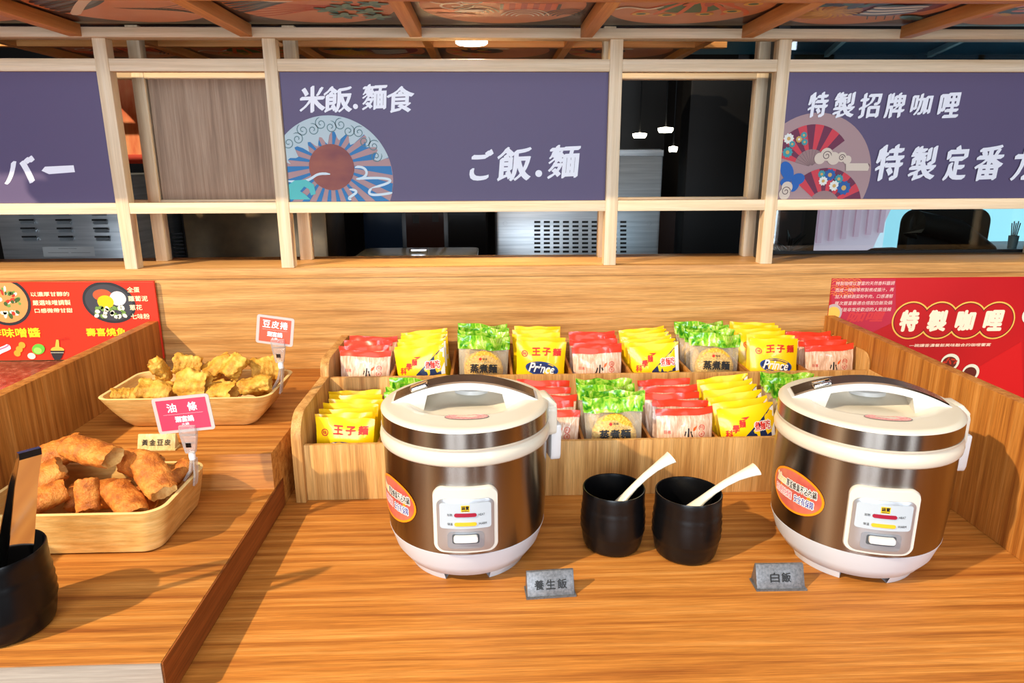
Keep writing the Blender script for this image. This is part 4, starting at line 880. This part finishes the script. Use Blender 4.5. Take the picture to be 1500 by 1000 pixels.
def roll_proto(seed, L_, r, kind):
    m, n, nr = (CRUST, 30, 26) if kind == 'dough' else (GOLDF, 30, 24)
    amp = .13 if kind == 'dough' else .34; fl = .72 if kind == 'dough' else .62; rings = []; ends = [[], []]
    for j in range(nr+1):
        tt = j/nr; x = (tt-.5)*L_; k_ = 1+.10*math.sin(PI*tt)-(.10 if j in (0, nr) else 0); ring = []
        for i in range(n):
            a = 2*PI*i/n; dn = noise.noise(Vector((math.cos(a)*1.4+seed, math.sin(a)*1.4, tt*2.6+seed)))*amp+noise.noise(Vector((math.cos(a)*3+seed, math.sin(a)*3, tt*8)))*amp*.5+noise.noise(Vector((math.cos(a)*7+seed, math.sin(a)*7, tt*19)))*amp*.3+noise.noise(Vector((math.cos(a)*14+seed, math.sin(a)*14, tt*40)))*amp*.16
            rr_ = r*k_*(1+dn); ring.append((x+noise.noise(Vector((math.cos(a)*2, math.sin(a)*2, seed+j)))*r*.25*(1 if j in (0, nr) else .15), rr_*math.cos(a), rr_*math.sin(a)*fl+.25*r*amp*math.sin(tt*5+seed)))
        rings.append(ring)
    t = put('fried_dough_stick' if kind == 'dough' else 'bean_curd_roll', None)
    MB().rings(rings).build('crust' if kind == 'dough' else 'skin', m, t, angle=75)
    for e, ring in ((0, rings[0]), (1, rings[-1])):
        s_ = 1 if e == 0 else -1; c_ = Vector((sum(p[0] for p in ring)/n, sum(p[1] for p in ring)/n, sum(p[2] for p in ring)/n))
        mid = [tuple(c_+(Vector(p)-c_)*.62+Vector((s_*r*.45, 0, 0))) for p in ring]; inn = [tuple(c_+(Vector(p)-c_)*.2+Vector((s_*r*.9, 0, 0))) for p in ring]
        MB().rings([ring, mid, inn], True, False, True).build('open_end', CRUMB if kind == 'dough' else GOLDF, t, angle=75)
    return t
def heap(kind, items, protos, labels, cat, grp):
    used = set()
    for (x, y, z, rx, ry, rz, s_), lab in zip(items, labels):
        pr = protos[len(used) % len(protos)] if len(used) < len(protos) else protos[(items.index((x, y, z, rx, ry, rz, s_))) % len(protos)]
        if id(pr) in used: o = copy_tree(pr)
        else: o = pr; used.add(id(pr))
        o.location = (x, y, z); o.rotation_euler = (rx, ry, rz); o.scale = (s_,)*3; tag(o, lab, cat, grp)
dp = [roll_proto(3.1+1.7*i, (.070, .078, .062, .085)[i], .0215, 'dough') for i in range(4)]
DY = [(-0.5536, 1.0468, 0.9546, 0.3, 0.55, -0.75, 1.05), (-0.5863, 1.0123, 0.9305, 0.2, 0.35, -0.7, 1.0), (-0.6489, 1.0209, 0.9367, 0.5, 0.95, -1.15, 0.85), (-0.6712, 1.0848, 0.9853, 0.1, 0.12, -0.35, 1.1),
      (-0.6008, 1.1009, 0.9535, 1.0, 0.1, -0.3, 1.0), (-0.7219, 1.0152, 0.9314, 0.3, -0.2, 0.75, 1.0), (-0.7489, 1.0634, 0.946, 0.2, -0.38, 0.55, 1.2), (-0.7573, 1.1184, 0.9653, 0.6, -0.25, 0.5, 1.1),
      (-0.5446, 1.1056, 0.9325, 0.2, -0.5, 0.9, 0.75), (-0.6603, 1.071, 0.912, 0.4, 0, 0.2, 1.2), (-0.5721, 1.0634, 0.9059, 0.4, 0, -0.4, 1.1)]
DL = ['brown dough stick piece at the right of the front basket, steeply tilted', 'short dough stick piece against the front rim, right of middle', 'upright dough stick piece beside the tongs in front basket', 'topmost dough stick piece lying behind the tongs', 'dough stick piece at the back of the front basket', 'cut dough stick end at the left front of basket', 'long dough stick slanting up at the left side', 'darkest dough stick at the far left rear', 'small hollow dough piece in the right rear corner', 'buried dough stick in the middle of front basket', 'buried dough stick under the tilted brown piece']
heap('dough', DY, dp, DL, 'fried dough', 'fried dough sticks in the front basket')
bp_ = [roll_proto(20.3+2.3*i, (.055, .062, .048)[i], .021, 'skin') for i in range(3)]
BY = [(-0.7469, 1.3448, 0.9951, 0.3, 0.1, 0.35, 0.85), (-0.685, 1.3469, 1.0042, 0.8, 0.15, 0.2, 1.05), (-0.61, 1.355, 1.012, 1.2, 0.1, -0.2, 1.35), (-0.5472, 1.347, 0.9989, 0.5, -0.15, -0.35, 1.05),
      (-0.4812, 1.3487, 1.0141, 0.2, -0.05, 0.15, 1.0), (-0.7064, 1.4247, 1.023, 0.3, 1.1, 0.6, 1.1), (-0.6548, 1.4409, 1.0298, 1.4, 0.2, 0.2, 1.0), (-0.594, 1.4499, 1.0226, 0.6, -0.5, 0.4, 1.05),
      (-0.5463, 1.4179, 1.0334, 0.4, -0.8, 0.6, 1.1), (-0.4908, 1.4498, 1.0171, 0.9, -0.1, 0.3, 1.15), (-0.6559, 1.3937, 0.983, 0.2, 0, 0.5, 1.2), (-0.5715, 1.3906, 0.9829, 0.6, 0, -0.4, 1.2),
      (-0.4953, 1.3965, 0.989, 0.1, 0.3, 1.2, 1.0), (-0.728, 1.3978, 0.9806, 0.3, 0, 1.0, 0.9)]
BLb = ['small bean curd roll at the left tip of rear basket', 'ridged bean curd roll at the front left of rear basket', 'largest pale bean curd roll at the front middle of rear basket', 'wrinkled bean curd roll at the front right of middle', 'straight bean curd roll resting by the right rim', 'upright bean curd roll at the rear left of basket', 'open looped bean curd roll at the rear, left of middle', 'orange bean curd roll peeking at the rear middle', 'folded bean curd roll standing at the rear, right of middle', 'long bean curd roll at the rear right corner', 'lower bean curd roll in the left of the heap', 'lower bean curd roll in the middle of the heap', 'lower bean curd roll near the card clip', 'lower bean curd roll at the left wall of basket']
heap('skin', BY, bp_, BLb, 'bean curd roll', 'bean curd rolls in the rear basket')

# ================================================================ CARD SIGNS, PLAQUES
CLEAR = bpy.data.materials.new('clear_plastic'); CLEAR.use_nodes = True; nt = CLEAR.node_tree; nt.nodes.clear()
o_ = nt.nodes.new('ShaderNodeOutputMaterial'); mx = nt.nodes.new('ShaderNodeMixShader'); trn = nt.nodes.new('ShaderNodeBsdfTransparent'); gl = nt.nodes.new('ShaderNodeBsdfPrincipled'); fr = nt.nodes.new('ShaderNodeLayerWeight'); fr.inputs[0].default_value = .45
gl.inputs['Base Color'].default_value = (.6, .6, .62, 1); gl.inputs['Roughness'].default_value = .08
mth = nt.nodes.new('ShaderNodeMath'); mth.operation = 'MULTIPLY_ADD'; mth.inputs[1].default_value = .7; mth.inputs[2].default_value = .18; nt.links.new(fr.outputs['Facing'], mth.inputs[0]); nt.links.new(mth.outputs[0], mx.inputs[0])
nt.links.new(trn.outputs[0], mx.inputs[1]); nt.links.new(gl.outputs[0], mx.inputs[2]); nt.links.new(mx.outputs[0], o_.inputs[0])
SLEEVE = mat('card_sleeve', (196, 184, 180), .15, coat=.5)
def card(rimpt, cardc, w_, h_, roll, rz, m, txts, label):
    """clip holder: rimpt on the basket rim, card centre above it"""
    t = thing('card_sign', label, 'card sign', rimpt, 0); R0 = Vector(rimpt); cc_ = Vector(cardc)-R0
    ca = put('card_face', MB().prism(rrect(-w_/2, w_/2, -h_/2, h_/2, .005), 'y', -.0008, .0008).mesh('card_face', SLEEVE), t, cc_, (0, roll, rz)); ca.name = 'sleeve'
    f = Flat(lambda u, v, h: (u, -.0008-h, v), None); a, b = w_/2-.006, h_/2-.005
    f.poly('card', m, [(-a, -b), (a, -b), (a, b), (-a, b)])
    n = len(txts)
    for i, ch in enumerate(txts):
        s_ = .015; cx_ = (i-(n-1)/2)*(.0175 if n == 3 else .034); f.text('lettering', LETTER, ch, cx_-s_/2, cx_+s_/2, .005, .005+s_, .02)
    f.line('rule', LETTER, [(-a*.8, .001), (a*.8, .001)], .0006); f.text('logo_lettering', LETTER, '涮富鍋', -.015, .015, -.013, -.003, .04); f.text('logo_small', LETTER, '火鍋', -.006, .006, -.019, -.015, .02)
    f.done(ca)
    bt = Vector((cc_.x+.004, cc_.y, cc_.z-h_/2)); 
    MB().box(-.014, .014, -.006, .006, -.006, .012).build('clip_jaw', CLEAR, t, bt, bevel=.002)
    MB().prism([(-.014, -.006), (-.008, -.038), (.008, -.038), (.014, -.006)], 'y', -.005, .005).build('clip_body', CLEAR, t, bt, bevel=.0015)
    MB().box(-.0045, .0045, -.0065, -.005, -.026, -.018).build('spring', CHROME, t, bt)
    MB().lathe([(0, 0), (.005, 0), (.0055, .004), (.0055, .010), (.004, .013), (0, .013)], 14).build('pivot', mat('pivot_white', (244, 244, 244), .3), t, (bt.x+.001, bt.y, bt.z-.050))
    st = Vector((bt.x+.001, bt.y, bt.z-.049)); en = Vector((-.006, -.002, -.006))
    MB().strip([st, st*.5+en*.5+Vector((.004, 0, 0)), en], (0, 1, 0), .014, .004).build('clamp', CLEAR, t); MB().strip([st+Vector((.004, 0, 0)), Vector((.012, 0, .004)), Vector((.008, 0, -.016))], (0, 1, 0), .014, .003).build('clamp_back', CLEAR, t)
PINKC = C('card_pink', 206, 62, 92, rough=.35); ORC = C('card_orange', 222, 88, 62, rough=.35)
card((-.4475, 1.372, 1.0035), tuple(at(403, 484, 1.372)), .075, .060, .15, .0, ORC, '豆皮捲', 'orange card lettered for bean curd rolls, clipped to rear basket')
card((-.5165, 1.09, .936), tuple(at(269, 606, 1.085)), .094, .063, -.09, .0, PINKC, '油條', 'pink card lettered for fried dough sticks, clipped to front basket')
def plaque(loc, w_, h_, dep, m, txt, label, tm, rz=0, trim=None):
    t = thing('name_plaque', label, 'name plaque', loc, rz)
    MB().prism([(-dep/2, 0), (dep/2, 0), (dep*.18, h_), (dep*.02, h_)], 'x', -w_/2, w_/2).build('block', m, t, bevel=.0008)
    al = math.atan2(dep*.52, h_); 
    f = Flat(lambda u, v, h: (u, -dep/2+v*math.sin(al)-h*math.cos(al)-.0006, v*math.cos(al)+h*math.sin(al)), None)
    n = len(txt); s_ = h_*.40
    for i, ch in enumerate(txt): cx_ = (i-(n-1)/2)*s_*1.25; f.text('lettering', tm, ch, cx_-s_/2, cx_+s_/2, h_*.34, h_*.34+s_, .012)
    f.done(t)
    MB().box(-w_/2-.002, w_/2+.002, -dep/2-.003, dep/2, -.0, .0022).build('foot_strip', trim or m, t)
GOLDP = noisy('gold_plaque', [(.4, (214, 190, 130)), (.6, (230, 210, 156))], (200, 200, 20), 2, .35); GREYPL = noisy('grey_plaque', [(.35, (92, 94, 98)), (.65, (118, 120, 124))], (260, 260, 260), 3, .35, metal=.3)
plaque((-.631, 1.225, .9302), .070, .028, .022, GOLDP, '黃金豆皮', 'pale gold name plaque in front of the rear basket', TXB, 0)
plaque((.089, .936, .8002), .074, .036, .030, GREYPL, '養生飯', 'dark grey name tag in front of the left rice cooker', TXB, math.radians(4))
plaque((.453, .940, .8002), .076, .036, .030, GREYPL, '白飯', 'dark grey name tag in front of the right rice cooker', TXB, math.radians(-1))
